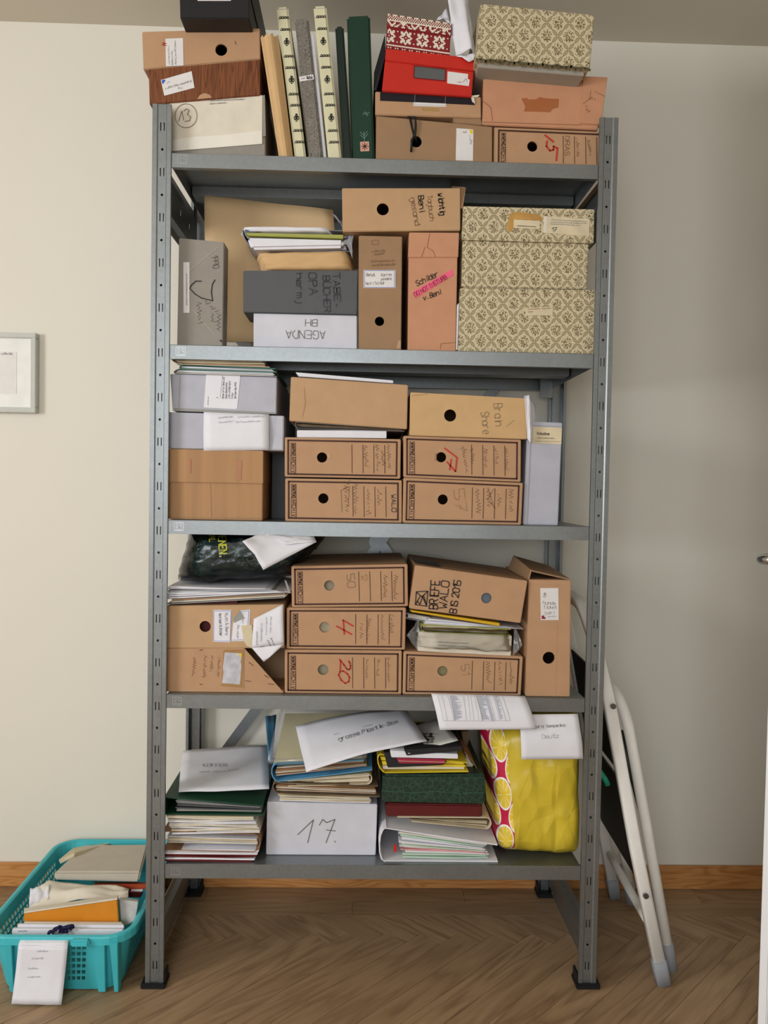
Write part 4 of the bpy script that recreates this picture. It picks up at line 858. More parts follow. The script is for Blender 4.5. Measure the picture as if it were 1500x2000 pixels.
label_on(F, 'R5', [(360, 197), (573, 204), (553, 409), (540, 412), (345, 402)], PAP)
for k, tx in enumerate(('Material für Omas und', 'Opas Geschichte', 'roth und Bernard', 'Fotos', 'Notizen Oma 1993')): write(None, F, 'R5', tx.replace('ü', 'u'), (470+19*k, 346), 11.5, -88, INK, 1.6, .12, .62, name='typed_line')
polyl(F, 'R5', [[(448, 338), (462, 202)]], 1.4, INK, name='typed_rule'); write(None, F, 'R5', '7', (436, 344), 10, -88, INK, 1.6, name='typed_line'); scribble(F, 'R5', [(374, 390, 376, 335)], 6, GNK, 1.4, name='typed_line')
polyl(F, 'R5', [[(198, 200), (190, 404)]], 2, MGR, name='edge_line')
g = 'folders stacked on the binder box'
for nm, lb, pts, m_, pp, sp in (('grey_folder', 'light grey folder directly on the binder box, with paper ends', [(165, 158), (795, 178), (800, 208), (130, 188)], MGR, [PAP, OFF], 'L'),
        ('green_folder', 'green edged folder in the stack under the second shelf', [(180, 134), (790, 160), (795, 180), (165, 160)], TEALC, [PAP, MGR], 'L'),
        ('tan_folder', 'tan folder topmost of the stack under the second shelf', [(125, 96), (715, 100), (755, 150), (180, 132)], OFF, [CRM, TAN], 'L')):
    F = folder(nm, lb, 'folder', 'R5', pts, .016, .25, m_, pp, 3, sp, group=g, th=.001)
F = box('dark_box', 'dark grey box in shadow behind the gap on the third shelf', 'box', 'P', [(532, 880), (600, 882), (600, 1010), (530, 1010)], .12, .2, M('dark_grey_board', (70, 70, 72), .6), rest=Z3)  # the board itself is dark grey
def oek(label, R, pts, y, hole, rest=None, d=.28, **kw):
    F = box('oeko_archive_box', label, 'box', R, pts, y, d, TAN, rest=rest, hole=hole, group='printed archive boxes'); oeko(F, **kw); return F
F = oek('printed archive box with WALO on it, lower left of the third shelf pair', 'P', [(557, 934), (785, 938), (785, 1018), (557, 1014)], .016, (631.5, 973.5, 10), rest=Z3)
write(None, F, 'P', 'WALO', (764, 966), 8.5, 88, INK, 1.1, wid=1.05); scribble(F, 'P', [(672, 948, 674, 1000), (690, 945, 692, 1005), (716, 955, 718, 1005), (736, 955, 738, 990)], 9, BNK, .55, 4)
polyl(F, 'P', [[(668, 1000), (666, 958), (682, 950), (680, 990)], [(672, 940), (680, 946), (683, 938)]], .7, BNK)
F = oek('printed archive box with torn hole edge, below the white slab', 'P', [(556, 854), (783, 858), (782, 935), (556, 931)], .016, (629, 893.5, 10))
patch(F, 'torn_hole_edge', 'P', [(638, 886), (645, 884), (647, 892), (643, 897), (639, 893)], TAN3, .0006); scribble(F, 'P', [(710, 870, 713, 912), (733, 868, 736, 920), (756, 868, 758, 915), (744, 880, 746, 910)], 8, BNK, .6, 5)
F = oek('printed archive box with pencilled 57 and scrawls, base of the right pair', 'R6', [(150, 822), (880, 854), (868, 1108), (145, 1086)], .016, (390, 955, 31), rest=Z3)
write(None, F, 'R6', '57', (455, 895), 65, 84, TAN2, 3, wid=1.2); scribble(F, 'R6', [(590, 890, 598, 1040), (655, 890, 665, 1000), (720, 920, 725, 1000), (790, 890, 800, 1030)], 30, BNK, 1.8, 6); polyl(F, 'R6', [[(665, 880), (705, 1015)], [(700, 890), (660, 960)], [(668, 960), (712, 1010)]], 2, BNK)
F = oek('printed archive box with a red 17 beside its hole', 'R6', [(150, 566), (868, 590), (866, 848), (150, 819)], .016, (380, 697, 31))
polyl(F, 'P', [[(868, 875.2), (892.8, 894)], [(892, 896.2), (889.4, 920.8), (872.6, 902)], [(881.2, 897.2), (878.2, 917.6)]], 2.8, RNK, name='red_number_17'); scribble(F, 'R6', [(505, 630, 530, 790), (560, 640, 565, 740), (640, 645, 645, 760), (705, 640, 708, 740), (765, 640, 770, 775)], 24, BNK, 1.8, 8); write(None, F, 'R6', 'T', (470, 640), 25, 85, FNT, 2)
patch(F, 'torn_hole_edge', 'R6', [(342, 675), (352, 668), (352, 722), (340, 718)], TAN2, .0006)
F = box('white_slab', 'white flat carton lying on the printed archive box', 'carton', 'P', [(580, 840), (755, 841), (755, 856), (580, 854)], .02, .24, PAP, bev=.001)
F = folder('dark_folder', 'dark folder with a rolled edge squeezed under the large tan box', 'folder', 'P', [(568, 824), (792, 838), (790, 842), (572, 837)], .018, .26, M('grey_brown_cover', (120, 110, 100), .6), [DKB, BLK], 3, 'L', th=.0012)
P = quad3('P', [(568, 736), (797, 752), (795, 838), (565, 822)], .014); F = box('plain_tan_box', 'plain tan box tilted on top of the left archive pair', 'box', 'P', [(568, 736), (797, 752), (795, 838), (565, 822)], .014, .28, TAN3)
polyl(F, 'P', [[(594, 757), (596, 790), (590, 815)]], .8, TAN2, name='crease')
F = box('white_envelope', 'thin white envelope lying on the plain tilted tan box', 'envelope', 'P', [(577, 727), (768, 743), (768, 748.5), (584, 735)], .02, .22, PAP, bev=.0008, part='envelope')
F = box('brain_archive_box', 'pale tan box with hole and pencilled words, white sheets at its end', 'box', 'R6', [(192, 300), (908, 338), (905, 587), (188, 564)], .012, .28, M('pale_kraft_board', (202, 166, 118)), hole=(435, 442, 37))
write(None, F, 'R6', 'Brain', (700, 372), 50, 86, GNK, 2.6, wid=.62); write(None, F, 'R6', 'Share', (622, 425), 46, 84, GNK, 2.4, wid=.6); polyl(F, 'R6', [[(825, 470), (775, 510)], [(205, 320), (300, 312)]], 2, TAN2, name='crease')
F2 = sheet('loose_sheets', 'white sheets sticking out at the right end of the pale tan box', 'R6', [(886, 322), (918, 318), (926, 612), (905, 582)], (.010, .012, .006, .008), PAP, .002, 8, wob=.002, seed=1)
sheet('x', '', 'R6', [(918, 318), (956, 378), (938, 618), (926, 600)], (.012, .05, .03, .008), PAP, .002, 8, root=F2.root, part='sheet', wob=.003, seed=2)
F = box('grey_photo_binder', 'pale grey binder standing upright on the right of the third shelf', 'binder', 'R6', [(908, 478), (1120, 487), (1093, 1111), (880, 1106)], .024, .27, LGR, rest=Z3)
label_on(F, 'R6', [(925, 511), (1117, 517), (1113, 618), (922, 611)], CRM); write(None, F, 'R6', 'Fotoalbum', (966, 560), 15, 1, INK, 2.6, .1, .58, name='printed_title'); scribble(F, 'R6', [(962, 582, 1070, 584)], 6, GNK, 1.4, name='printed_line'); polyl(F, 'R6', [[(955, 599), (1108, 602)]], 1.6, GNK, name='printed_rule')
polyl(F, 'R6', [[(932, 482), (904, 1104)]], 3, MGR, name='edge_line'); polyl(F, 'R6', [[(912, 503), (1116, 511)]], 2, MGR, name='edge_line')
# ================================================================== fourth shelf
P = quad3('S1', [(104, 740), (560, 737), (792, 978), (104, 982)], .02); P[2].z = P[3].z = Z4
c = sum(P, Vector())/4; r = thing('slanted_file_box', 'brown slanted file box with a peeled label at the bottom left', 'box', (c.x, .15, Z4)); F = Face(quad3('S1', [(104, 740), (790, 740), (790, 978), (104, 982)], .02)); F.root = r
body('front_panel', P, .004, TAN, r, bev=0)
Pb = quad3('S1', [(104, 742), (788, 750), (792, 978), (104, 982)], .024); Pb[2].z = Pb[3].z = Z4
body('back_body', [p+Vector((0, .10, 0)) for p in Pb], .17, TAN2, r, bev=.001); up = Vector((0, 0, .004))
body('base', [P[3]+up+Vector((0, .004, 0)), P[2]+up+Vector((0, .004, 0)), P[2]+Vector((0, .004, 0)), P[3]+Vector((0, .004, 0))], .10, TAN2, r, bev=0); body('side_panel', [P[0]+Vector((0, .004, 0)), P[0]+Vector((.004, .004, 0)), P[3]+Vector((.004, .004, .004)), P[3]+Vector((0, .004, .004))], .10, TAN2, r, bev=0)
patch(F, 'clear_tape', 'S1', [(440, 748), (560, 745), (548, 968), (425, 960)], TAP2, .0006); patch(F, 'peeled_label', 'S1', [(448, 762), (548, 768), (546, 800), (540, 815), (545, 840), (536, 950), (430, 942), (440, 880), (436, 850)], M('peeled_paper', (190, 190, 196), .6, .2, 60), .001); patch(F, 'yellow_tab', 'S1', [(525, 768), (548, 770), (545, 795)], YEL, .0014)
polyl(F, 'S1', [[(588, 820), (615, 840)], [(678, 895), (705, 912)], [(568, 928), (600, 932)], [(702, 945), (735, 950)], [(300, 750), (318, 746)], [(300, 950), (318, 948)]], 3, PRT, name='staple'); polyl(F, 'S1', [[(560, 740), (558, 972)]], 2.5, TAN2, name='crease')
scribble(F, 'S1', [(405, 790, 400, 905), (370, 780, 355, 880), (325, 780, 318, 910), (265, 790, 255, 900)], 20, BNK, 1.6, 15)
F = box('labelled_archive_box', 'tan archive box with two white bordered stickers and reddish hole', 'box', 'S1', [(104, 490), (795, 482), (797, 738), (104, 738)], .02, .28, TAN3, hole=(332, 611, 33))
hp = F.at(*q('S1', [(332, 611)])[0], 0); body('contents', [hp+Vector((a, .022, b)) for a, b in ((-.06, .05), (.06, .05), (.06, -.05), (-.06, -.05))], .15, DRD, F.root, bev=0)
label_on(F, 'S1', [(380, 514), (487, 514), (481, 703), (379, 700)], PAP, BLI); label_on(F, 'S1', [(536, 518), (596, 511), (588, 660), (560, 695), (487, 697), (497, 580)], PAP); patch(F, 'peeled_corner', 'S1', [(536, 518), (560, 560), (500, 588), (498, 560)], MGR, .0022)
polyl(F, 'S1', [[(540, 524), (588, 518), (580, 655), (556, 688), (494, 690)]], 2, BLI, .0012, name='printed_border')
write(None, F, 'S1', 'Ruth & Beny', (448, 532), 17, 88, GNK, 2, wid=.78); write(None, F, 'S1', 'Notizen & Bilder', (413, 535), 15, 88, INK, 2, wid=.66); scribble(F, 'S1', [(552, 530, 545, 590), (520, 600, 516, 680)], 16, GNK, 1.8, 3)
patch(F, 'flap_edge', 'S1', [(545, 605), (608, 600), (612, 738), (578, 722), (558, 690)], CRM, .004)
Fn = sheet('note_card', 'folded lilac-white note hanging over the slanted file box', 'S1', [(617, 566), (788, 480), (794, 716), (607, 738)], (.010, .012, .006, .006), PAP, .004, 8, cat='note', wob=.002)
o = sheet('x', '', 'S1', [(607, 738), (794, 716), (700, 800), (676, 818)], (.006, .006, .004, .004), PAP, .001, 6, root=Fn.root, part='sheet_tip', wob=.001)
scribble(Fn, 'S1', [(715, 550, 710, 650), (690, 555, 685, 660), (660, 590, 655, 700), (632, 640, 630, 720)], 10, FNT, 1.6, 8); scribble(Fn, 'S1', [(695, 690, 720, 740), (715, 680, 738, 730), (655, 760, 680, 775)], 10, INK, 1.8, 9)
F = folder('board_tray', 'shallow grey board tray under the loose white papers', 'tray', 'S1', [(105, 448), (832, 414), (832, 440), (105, 480)], .02, .26, MGR, [TAN, OFF], 2, 'R', th=.0016)
patch(F, 'upright_flap', 'S1', [(797, 338), (808, 342), (836, 414), (820, 416)], MGR, .002)
F = pile('loose_papers', 'loose white papers below the dark plastic bag', 'papers', 'S1', [(110, 375), (680, 388), (830, 414), (105, 446)], .014, .24, 7, [PAP, PAP, MGR], 4, sag=.003)
F = pillow('dark_plastic_bag', 'dark green printed shopping bag wrapped in clear film', 'bag', 'S1', [(190, 22), (1050, 35), (825, 338), (85, 378)], .022, .26, MATS['dark_print_bag'], 34, .008, 20, 3, power=3, fold=.45)
write(None, F, 'S1', 'PENEN.', (409, 58), 44, 86, YLI, 6, .1, .60, off=.003, name='printed_word'); write(None, F, 'S1', 'NAL', (357, 60), 34, 87, YLI, 4.5, .1, .56, off=.003, name='printed_word')
scribble(F, 'S1', [(150, 330, 780, 300)], 4, PGN, 1.5, off=.003, name='printed_stripe')
pillow('x', '', '', 'S1', [(180, 25), (1070, 40), (842, 352), (84, 388)], .008, .28, MATS['clear_film'], 30, .010, 26, 9, power=3, fold=.45, root=F.root, part='clear_film')
F = sheet('white_sheet', 'square white sheet lying on the dark plastic bag', 'S1', [(550, 112), (660, 62), (985, 115), (672, 280)], (-.035, .01, -.01, -.035), PAP, .004, 10, wob=.003)
sheet('x', '', 'S1', [(660, 62), (950, 60), (985, 115), (800, 130)], (.01, .03, -.01, -.02), PAP, .002, 6, root=F.root, part='sheet_corner', wob=.004, seed=3)
F = oek('printed archive box with red number twenty, bottom of its stack', 'P', [(556, 1269), (785, 1271), (784, 1354), (556, 1351)], .018, (631, 1308, 10.5), rest=Z4, v1=.935); hp = F.at(631, 1308, 0); body('contents', [hp+Vector((a, .022, b)) for a, b in ((-.03, .03), (.03, .03), (.03, -.03), (-.03, -.03))], .1, CRM, F.root, bev=0)
polyl(F, 'P', [[(680.4, 1290.4), (683, 1294), (684.4, 1300), (684, 1305.5), (680.8, 1308), (677, 1306), (672, 1299), (662.8, 1287.2)], [(665, 1291), (664.4, 1309)], [(664, 1311.6), (670, 1310), (678.4, 1316), (682.4, 1322.8), (681, 1331), (674, 1334.4), (666, 1328), (661.2, 1318), (664, 1311.6)]], 2.6, RNK, name='red_number_20'); scribble(F, 'S1', [(1275, 800, 1270, 920), (1340, 800, 1335, 900), (1400, 790, 1402, 940)], 16, BNK, 1.4, 11)
F = oek('printed archive box with red number four, middle of its stack', 'P', [(560, 1187), (793, 1187), (791, 1269), (560, 1267)], .018, (634, 1225, 10.5)); hp = F.at(634, 1225, 0); body('contents', [hp+Vector((a, .014, b)) for a, b in ((-.03, .03), (.03, .03), (.03, -.03), (-.03, -.03))], .1, CRM, F.root, bev=0)
polyl(F, 'P', [[(689.4, 1222.5), (670.1, 1211), (672.4, 1238.8)], [(657.2, 1222.6), (686.8, 1238.8)]], 2.6, RNK, name='red_number_4'); scribble(F, 'S1', [(1285, 560, 1270, 690), (1240, 590, 1235, 680), (1360, 540, 1365, 690), (1420, 540, 1408, 650)], 26, BNK, 1.6, 12)
F = oek('printed archive box with a pencilled 50, topmost of its stack', 'P', [(569, 1106), (796, 1102), (797, 1184), (570, 1186)], .016, (643, 1143.5, 10)); hp = F.at(643, 1143.5, 0); body('contents', [hp+Vector((a, .022, b)) for a, b in ((-.03, .03), (.03, .03), (.03, -.03), (-.03, -.03))], .1, CRM, F.root, bev=0)
write(None, F, 'S1', '50', (1162, 305), 44, 86, GNK, 2.4, wid=1.0); write(None, F, 'S1', '12', (1245, 305), 34, 86, TAN2, 2.2, wid=.8); scribble(F, 'S1', [(1380, 310, 1375, 440), (1440, 310, 1435, 450)], 24, BNK, 1.8, 13)
F = oek('printed archive box with faint 51, under the bagged book', 'S2', [(150, 788), (880, 820), (866, 1056), (145, 1046)], .018, (388, 908, 31), rest=Z4); hp = F.at(*q('S2', [(388, 908)])[0], 0); body('contents', [hp+Vector((a, .022, b)) for a, b in ((-.03, .03), (.03, .03), (.03, -.03), (-.03, -.03))], .1, OLV, F.root, bev=0)
write(None, F, 'S2', '51', (500, 870), 50, 86, TAN2, 3, wid=.9); scribble(F, 'S2', [(655, 850, 660, 980), (725, 850, 735, 990), (795, 850, 800, 990)], 26, BNK, 1.8, 14)
g = 'things piled between archive box and tilted box'
F = box('white_book', 'thick white book in a clear plastic bag', 'book', 'S2', [(245, 668), (812, 692), (806, 822), (236, 786)], .022, .22, OFF, group=g)
scribble(F, 'S2', [(360, 732, 545, 742), (360, 752, 550, 762)], 6, FNT, 1.8, name='printed_line')
F2 = pillow('x', '', '', 'S2', [(170, 640), (835, 655), (850, 815), (205, 778)], .004, .25, MATS['clear_film'], 22, .009, 26, 4, power=8, fold=.3, root=F.root, part='clear_bag')
sheet('x', '', 'S2', [(240, 590), (248, 600), (235, 782), (168, 690)], (.02, .02, .008, .004), MATS['frosted_plastic'], .004, 8, root=F.root, part='bag_corner', wob=.008); sheet('x', '', 'S2', [(822, 650), (840, 655), (878, 752), (815, 820)], (.02, .02, .004, .008), MATS['frosted_plastic'], .004, 8, root=F.root, part='bag_corner', wob=.008, seed=4)
F = folder('olive_folder', 'olive edged folder on top of the bagged white book', 'folder', 'S2', [(243, 622), (806, 654), (803, 690), (252, 668)], .016, .23, LIM, [CRM, OFF], 4, 'L', group=g)
F = pile('white_papers', 'white papers below the yellow folder, jutting right', 'papers', 'S2', [(300, 588), (735, 634), (900, 655), (262, 624)], .014, .22, 5, [PAP], 6, group=g)
F = box('yellow_folder', 'thin yellow folder right under the tilted archive box', 'folder', 'S2', [(188, 536), (738, 616), (736, 634), (200, 548)], .012, .24, M('amber_card', (214, 170, 30), .5), bev=.0006, group=g, part='cover')
F = folder('grey_folder', 'grey folder left below the thin yellow folder', 'folder', 'S2', [(168, 556), (315, 582), (312, 610), (172, 590)], .03, .2, MGR, [OFF, PAP], 4, 'L', group=g)
F = box('briefe_box', 'tilted tan box lettered BRIEFE WALO BIS 2015', 'box', 'S2', [(222, 262), (908, 358), (865, 616), (185, 526)], .004, .27, TAN, hole=(656, 463, 32))
hp = F.at(*q('S2', [(656, 463)])[0], 0); body('contents', [hp+Vector((a, .022, b)) for a, b in ((-.03, .03), (.03, .03), (.03, -.03), (-.03, -.03))], .1, M('slate_contents', (150, 160, 168), .6), F.root, bev=0)
write(None, F, 'S2', 'BRIEFE', (357, 530), 52, -86, INK, 6, .15, .62); write(None, F, 'S2', 'WALO', (412, 528), 48, -84, INK, 5.5, .15, .92); write(None, F, 'S2', 'BIS 2015', (472, 556), 42, -82, INK, 5.5, .15, .74)
polyl(F, 'S2', [[(228, 424), (298, 420), (290, 512), (222, 502), (228, 424)], [(228, 426), (262, 455), (296, 422)], [(224, 500), (252, 450)], [(290, 508), (272, 446)], [(232, 480), (250, 500), (266, 455), (286, 500)]], 5.5, INK, name='envelope_sketch')
P = F.P; t0 = P[0].lerp(P[1], .02)+Vector((0, .05, .0012)); t1 = P[0].lerp(P[1], .24)+Vector((0, .03, .0012)); bk = Vector((0, .11, 0)); mesh('torn_black_tape', [t0, t1, t1+bk, t0+bk+Vector((-.004, .02, 0))], [(0, 1, 2, 3)], M('black_gloss'), F.root)
F = box('open_archive_box', 'tan box standing upright with its lid flap raised', 'box', 'S2', [(916, 350), (1172, 354), (1166, 1073), (896, 1066)], .012, .27, TAN, rest=Z4, hole=(1037, 828, 37))
label_on(F, 'S2', [(985, 402), (1095, 402), (1097, 597), (988, 597)]); write(None, F, 'S2', '8', (1003, 455), 26, 10, GNK, 2.2); write(None, F, 'S2', 'hunde', (1000, 498), 20, 5, GNK, 1.8, wid=.8); write(None, F, 'S2', 'Ticket', (1005, 528), 20, 0, GNK, 1.8, wid=.75); write(None, F, 'S2', 'quart', (1008, 560), 18, 0, FNT, 1.8, wid=.75); patch(F, 'corner_mark', 'S2', [(993, 570), (1008, 568), (1008, 578), (1017, 580), (1015, 590), (993, 590)], MAG, .0014); scribble(F, 'S2', [(1025, 580, 1085, 575)], 8, FNT, 1.5)
polyl(F, 'S2', [[(1088, 610), (1076, 1066)], [(930, 380), (1160, 384)]], 1.6, TAN3, name='crease')
P = F.P; w_ = P[1]-P[0]; lf = P[0]
A = atY(*q('S2', [(820, 203)])[0], .20); B = atY(*q('S2', [(925, 290)])[0], .012); C_ = P[1]+Vector((0, .01, .002)); D_ = atY(*q('S2', [(1035, 262)])[0], .2)
mesh('raised_lid', [A, B, C_, D_]+[v+Vector((0, 0, -.003)) for v in (A, B, C_, D_)], [(0, 1, 2, 3), (7, 6, 5, 4), (0, 4, 5, 1), (1, 5, 6, 2), (2, 6, 7, 3), (3, 7, 4, 0)], TAN2, F.root)
E_ = P[0]+Vector((-.002, 0, .001)); G_ = E_+Vector((-.004, .2, 0)); mesh('side_flap', [B, E_, G_, A]+[v+Vector((.003, 0, 0)) for v in (B, E_, G_, A)], [(0, 1, 2, 3), (7, 6, 5, 4), (0, 4, 5, 1), (1, 5, 6, 2), (2, 6, 7, 3), (3, 7, 4, 0)], TAN2, F.root)
F = sheet('printed_table_sheet', 'printed table sheet hanging over the fourth shelf edge', 'S4', [(410, 42), (938, 56), (1002, 243), (458, 247)], (-.002, -.002, -.028, -.026), PAP, .008, 12, wob=.001)
TB = lambda x, y: (840+x*.14, 1350+y*.14)
def col(t, b): return [TB(t, 62), TB(t+(b-t)*.28, 130), TB(t+(b-t)*.6, 240), TB(t+(b-t)*.86, 340), TB(b, 408)]
for t_, b_, w_ in ((100, 180, .5), (160, 235, .5), (240, 330, .6), (275, 345, 1.3), (460, 505, .7), (520, 560, .5), (560, 610, .5), (610, 675, .5), (640, 728, 1.6), (760, 870, 5.0), (805, 912, .6), (870, 965, .5), (940, 1055, .7), (1000, 1110, .7)):
    polyl(F, 'P', [col(t_, b_)], w_, FNT if w_ < 3 else M('pale_blue_print', (178, 182, 200), bump=0), name='printed_column')
rn = random.Random(3)
for t_, b_, L_ in ((292, 352, 120), (660, 738, 95), (885, 980, 50)):
    ln = []
    for k in range(26):
        f = k/26; y = 66+f*335; x = t_+(b_-t_)*f**.8; ln.append([TB(x, y), TB(x+L_*rn.uniform(.3, 1), y+3)])
    polyl(F, 'P', ln, .75, M('grey_blue_print', (140, 144, 160), bump=0), name='printed_cells')
polyl(F, 'P', [[TB(180, 412), TB(700, 416), TB(1110, 412)]], .5, FNT, name='printed_rule')
# ================================================================== bottom shelf
g = 'papers stacked under the green binder'
F = pile('paper_bundle', 'creased paper bundle lying lowest on the bottom shelf, left end', 'papers', 'S3', [(90, 1025), (690, 1032), (655, 1094), (92, 1078)], .012, .26, 6, [OFF, PAP, DRD], 2, rest=Z5, group=g, sag=.004)
F = folder('brown_folder', 'brown card folder of white papers with a rolled right edge', 'folder', 'S3', [(90, 905), (695, 925), (692, 1032), (90, 1022)], .018, .26, BRN, [OFF, PAP, CRM], 9, 'R', group=g, ins=.3)
F = pile('paper_pile', 'loose cream paper pile between the green binder and brown folder', 'papers', 'S3', [(105, 808), (652, 812), (700, 922), (140, 932)], .014, .25, 14, [OFF, PAP, OFF, CRM], 5, sag=.004, group=g)
P = quad3('S3', [(98, 690), (712, 742), (716, 806), (105, 802)], .012); c = sum(P, Vector())/4
r = thing('green_ring_binder', 'dark green ring binder lying flat with grey pages', 'binder', (c.x, .15, P[2].z)); F = Face(P); F.root = r
TL, TR, BR, BL = P; rise = Vector((0, .0, .016)); bk = Vector((0, .27, 0))
def slabp(nm, a, b, c_, d_, t, mat, rr): 
    tt = Vector((0, 0, -t)); return mesh(nm, [a, b, c_, d_]+[v+tt for v in (a, b, c_, d_)], [(0, 1, 2, 3), (7, 6, 5, 4), (0, 4, 5, 1), (1, 5, 6, 2), (2, 6, 7, 3), (3, 7, 4, 0)], mat, rr)
slabp('top_cover', TL, TR, TR+bk+rise*.2, TL+bk+rise*.2, .0025, GNB, r); slabp('bottom_cover', BL+Vector((0, 0, .0025)), BR+Vector((0, 0, .0025)), BR+bk+Vector((0, 0, .0025)), BL+bk+Vector((0, 0, .0025)), .0025, GNB, r)
slabp('spine', TL, TL+Vector((.0025, 0, 0)), TL+Vector((.0025, 0, 0))+bk, TL+bk, (TL-BL).length-.002, GNB, r)
I = [TL.lerp(TR, .11)+Vector((0, .004, -.006)), TR.lerp(TL, .02)+Vector((0, .004, -.005)), BR.lerp(BL, .02)+Vector((0, .004, .004)), BL.lerp(BR, .09)+Vector((0, .004, .004))]
leaves(r, I, .25, 12, [M('grey_pages', (96, 98, 100), .5), M('dark_pages', (52, 54, 56), .5), MGR], 7)
F = sheet('koffer_sheet', 'white sheet lettered KOFFER lying on the green binder', 'S3', [(215, 408), (745, 362), (753, 645), (188, 660)], (.27, .27, .035, .03), PAP, .004, 10, wob=.003, seed=5)
write(None, F, 'S3', 'KOFFER', (342, 506), 19, 0, INK, 2.4, .15, 1.35); scribble(F, 'S3', [(320, 542, 385, 540), (400, 540, 480, 538), (490, 534, 565, 526)], 8, FNT, 1.6, 4)
sheet('clear_sleeve', 'clear plastic sleeve behind the KOFFER sheet', 'S3', [(225, 404), (742, 356), (745, 372), (210, 440)], (.30, .30, .27, .27), MATS['frosted_plastic'], .002, 8, cat='sleeve', wob=.004)
F = box('white_17_box', 'white cardboard box with a large pencilled 17', 'box', 'S3', [(740, 722), (1427, 738), (1416, 1063), (733, 1050)], .045, .28, WHB, rest=Z5)
polyl(F, 'S3', [[(930, 925), (1028, 832), (992, 975)], [(1065, 865), (1085, 830), (1110, 850), (1162, 830), (1106, 975)], [(1108, 895), (1165, 902)], [(1160, 965), (1164, 972)]], 4.5, GNK, name='pencil_number_17')
g = 'folders stacked on the white 17 box'
F = pile('letter_bundle', 'bundle of letters lying directly on the white 17 box', 'papers', 'S3', [(800, 672), (1385, 690), (1392, 730), (815, 718)], .044, .24, 6, [PAP, OFF, CRM], 8, group=g)
F = folder('worn_brown_folder', 'worn dark brown folder stuffed with papers, above the letters', 'folder', 'S3', [(765, 600), (1430, 625), (1440, 690), (775, 668)], .034, .26, DKB, [CRM, OFF, BRN], 8, 'L', group=g)
F = folder('cream_folder', 'cream folder with green sheet under the blue folder', 'folder', 'S3', [(840, 592), (1390, 545), (1392, 612), (870, 624)], .036, .25, CRM, [TEALC, CRM, OFF], 6, 'R', group=g)
P = quad3('S3', [(762, 490), (1345, 468), (1395, 520), (776, 598)], .028); c = sum(P, Vector())/4
F = folder('blue_folder', 'light blue folder bulging with old papers', 'folder', 'S3', [(762, 490), (1345, 462), (1395, 522), (776, 598)], .028, .27, BLU, [CRM, OFF, BRN], 8, 'L', group=g, ins=.25)
P = quad3('S3', [(752, 470), (1350, 445), (1350, 462), (752, 484)], .03); top_ = [atY(*q('S3', [p])[0], .15) for p in ((826, 145), (1385, 145))]
r = thing('plastic_box', 'flat translucent plastic box with olive contents', 'plastic box', (P[3].x+.12, .15, P[3].z)); F = Face(P); F.root = r
ct = [P[0].lerp(P[1], .05)+Vector((0, .01, -.002)), P[1].lerp(P[0], .03)+Vector((0, .01, -.002)), top_[1]+Vector((-.008, -.01, -.006)), top_[0]+Vector((.01, -.01, -.006))]
slabp('contents', *ct, .008, OLV, r)
slabp('clear_lid', P[0]+Vector((0, 0, .002)), P[1]+Vector((0, 0, .002)), top_[1]+Vector((0, 0, .004)), top_[0]+Vector((0, 0, .004)), .0015, MATS['frosted_plastic'], r)
for a, b in ((P[0], P[1]), (P[0], top_[0]), (P[1], top_[1]), (top_[0], top_[1])): tube('rim', [a, a.lerp(b, .5), b], .0045, MATS['frosted_plastic'], r, 8)
F = sheet('blue_divider', 'light blue card standing behind the plastic box', 'S3', [(727, 190), (798, 180), (770, 470), (752, 470)], (.29, .30, .10, .08), BLU, .001, 4, cat='card', th=.002)
F = sheet('plastik_box_sheet', 'white sheet lettered grosse Plastik-Box', 'P', [(577, 1418), (792, 1383), (834, 1448), (598, 1508)], (.10, .16, .02, -.002), PAP, .010, 12, wob=.003, seed=6, axis='u')
write(None, F, 'P', 'grosse Plastik-Box', (662, 1448), 7.2, -17, INK, .9, .15, 1.02); polyl(F, 'P', [[(652, 1436), (727, 1416)]], .7, GNK)
# right column of the bottom shelf
P = quad3('S4', [(115, 795), (765, 830), (785, 1008), (106, 960)], .018); P[2].z = Z5+.001; P[3].z = Z5+.001
c = sum(P, Vector())/4; r = thing('white_lever_binder', 'white binder lying open mouthed, stuffed with papers', 'binder', (c.x, .15, Z5)); TL, TR, BR, BL = P; TR = atY(*q('S4', [(783, 895)])[0], .018)
cfold(r, [TL, TR, BR, BL], .28, PAP, 'L', .0025)
I = [TL.lerp(TR, .15)+Vector((0, .004, -.002)), TR.lerp(TL, .08)+Vector((0, .004, -.004)), BR.lerp(BL, .06)+Vector((0, .004, .004)), BL.lerp(BR, .19)+Vector((0, .004, .004))]
leaves(r, I, .25, 16, [PAP, OFF, PAP, M('pink_sheet', (222, 160, 160), .7), M('mint_sheet', (190, 214, 196), .7), OFF], 9, jx=.012)
patch(Face(P), 'red_tab', 'S4', [(198, 895), (215, 890), (216, 930), (200, 932)], RED, .002, root=r)
F = folder('tan_paper_folder', 'yellowed paper folder sagging onto the white binder', 'folder', 'S4', [(220, 738), (745, 742), (742, 808), (300, 762)], .024, .25, CRM, [OFF, CRM, DKB], 7, 'R')
F = box('dark_red_book', 'dark red cloth book under the green marbled binder', 'book', 'S4', [(155, 662), (698, 670), (697, 742), (155, 736)], .026, .24, DRD, bev=.003, part='spine')
F = box('green_marbled_binder', 'thick green marbled binder, spine facing out', 'binder', 'S4', [(138, 500), (714, 498), (714, 668), (131, 656)], .016, .27, MATS['marbled_green'], bev=.004, part='spine')
polyl(F, 'S4', [[(132, 590), (296, 600), (442, 592), (576, 606), (712, 598)], [(288, 655), (296, 600)], [(572, 652), (576, 606), (640, 596)]], 2.4, M('marbled_edge', (64, 104, 82), .5, bump=0), name='cloth_seam')
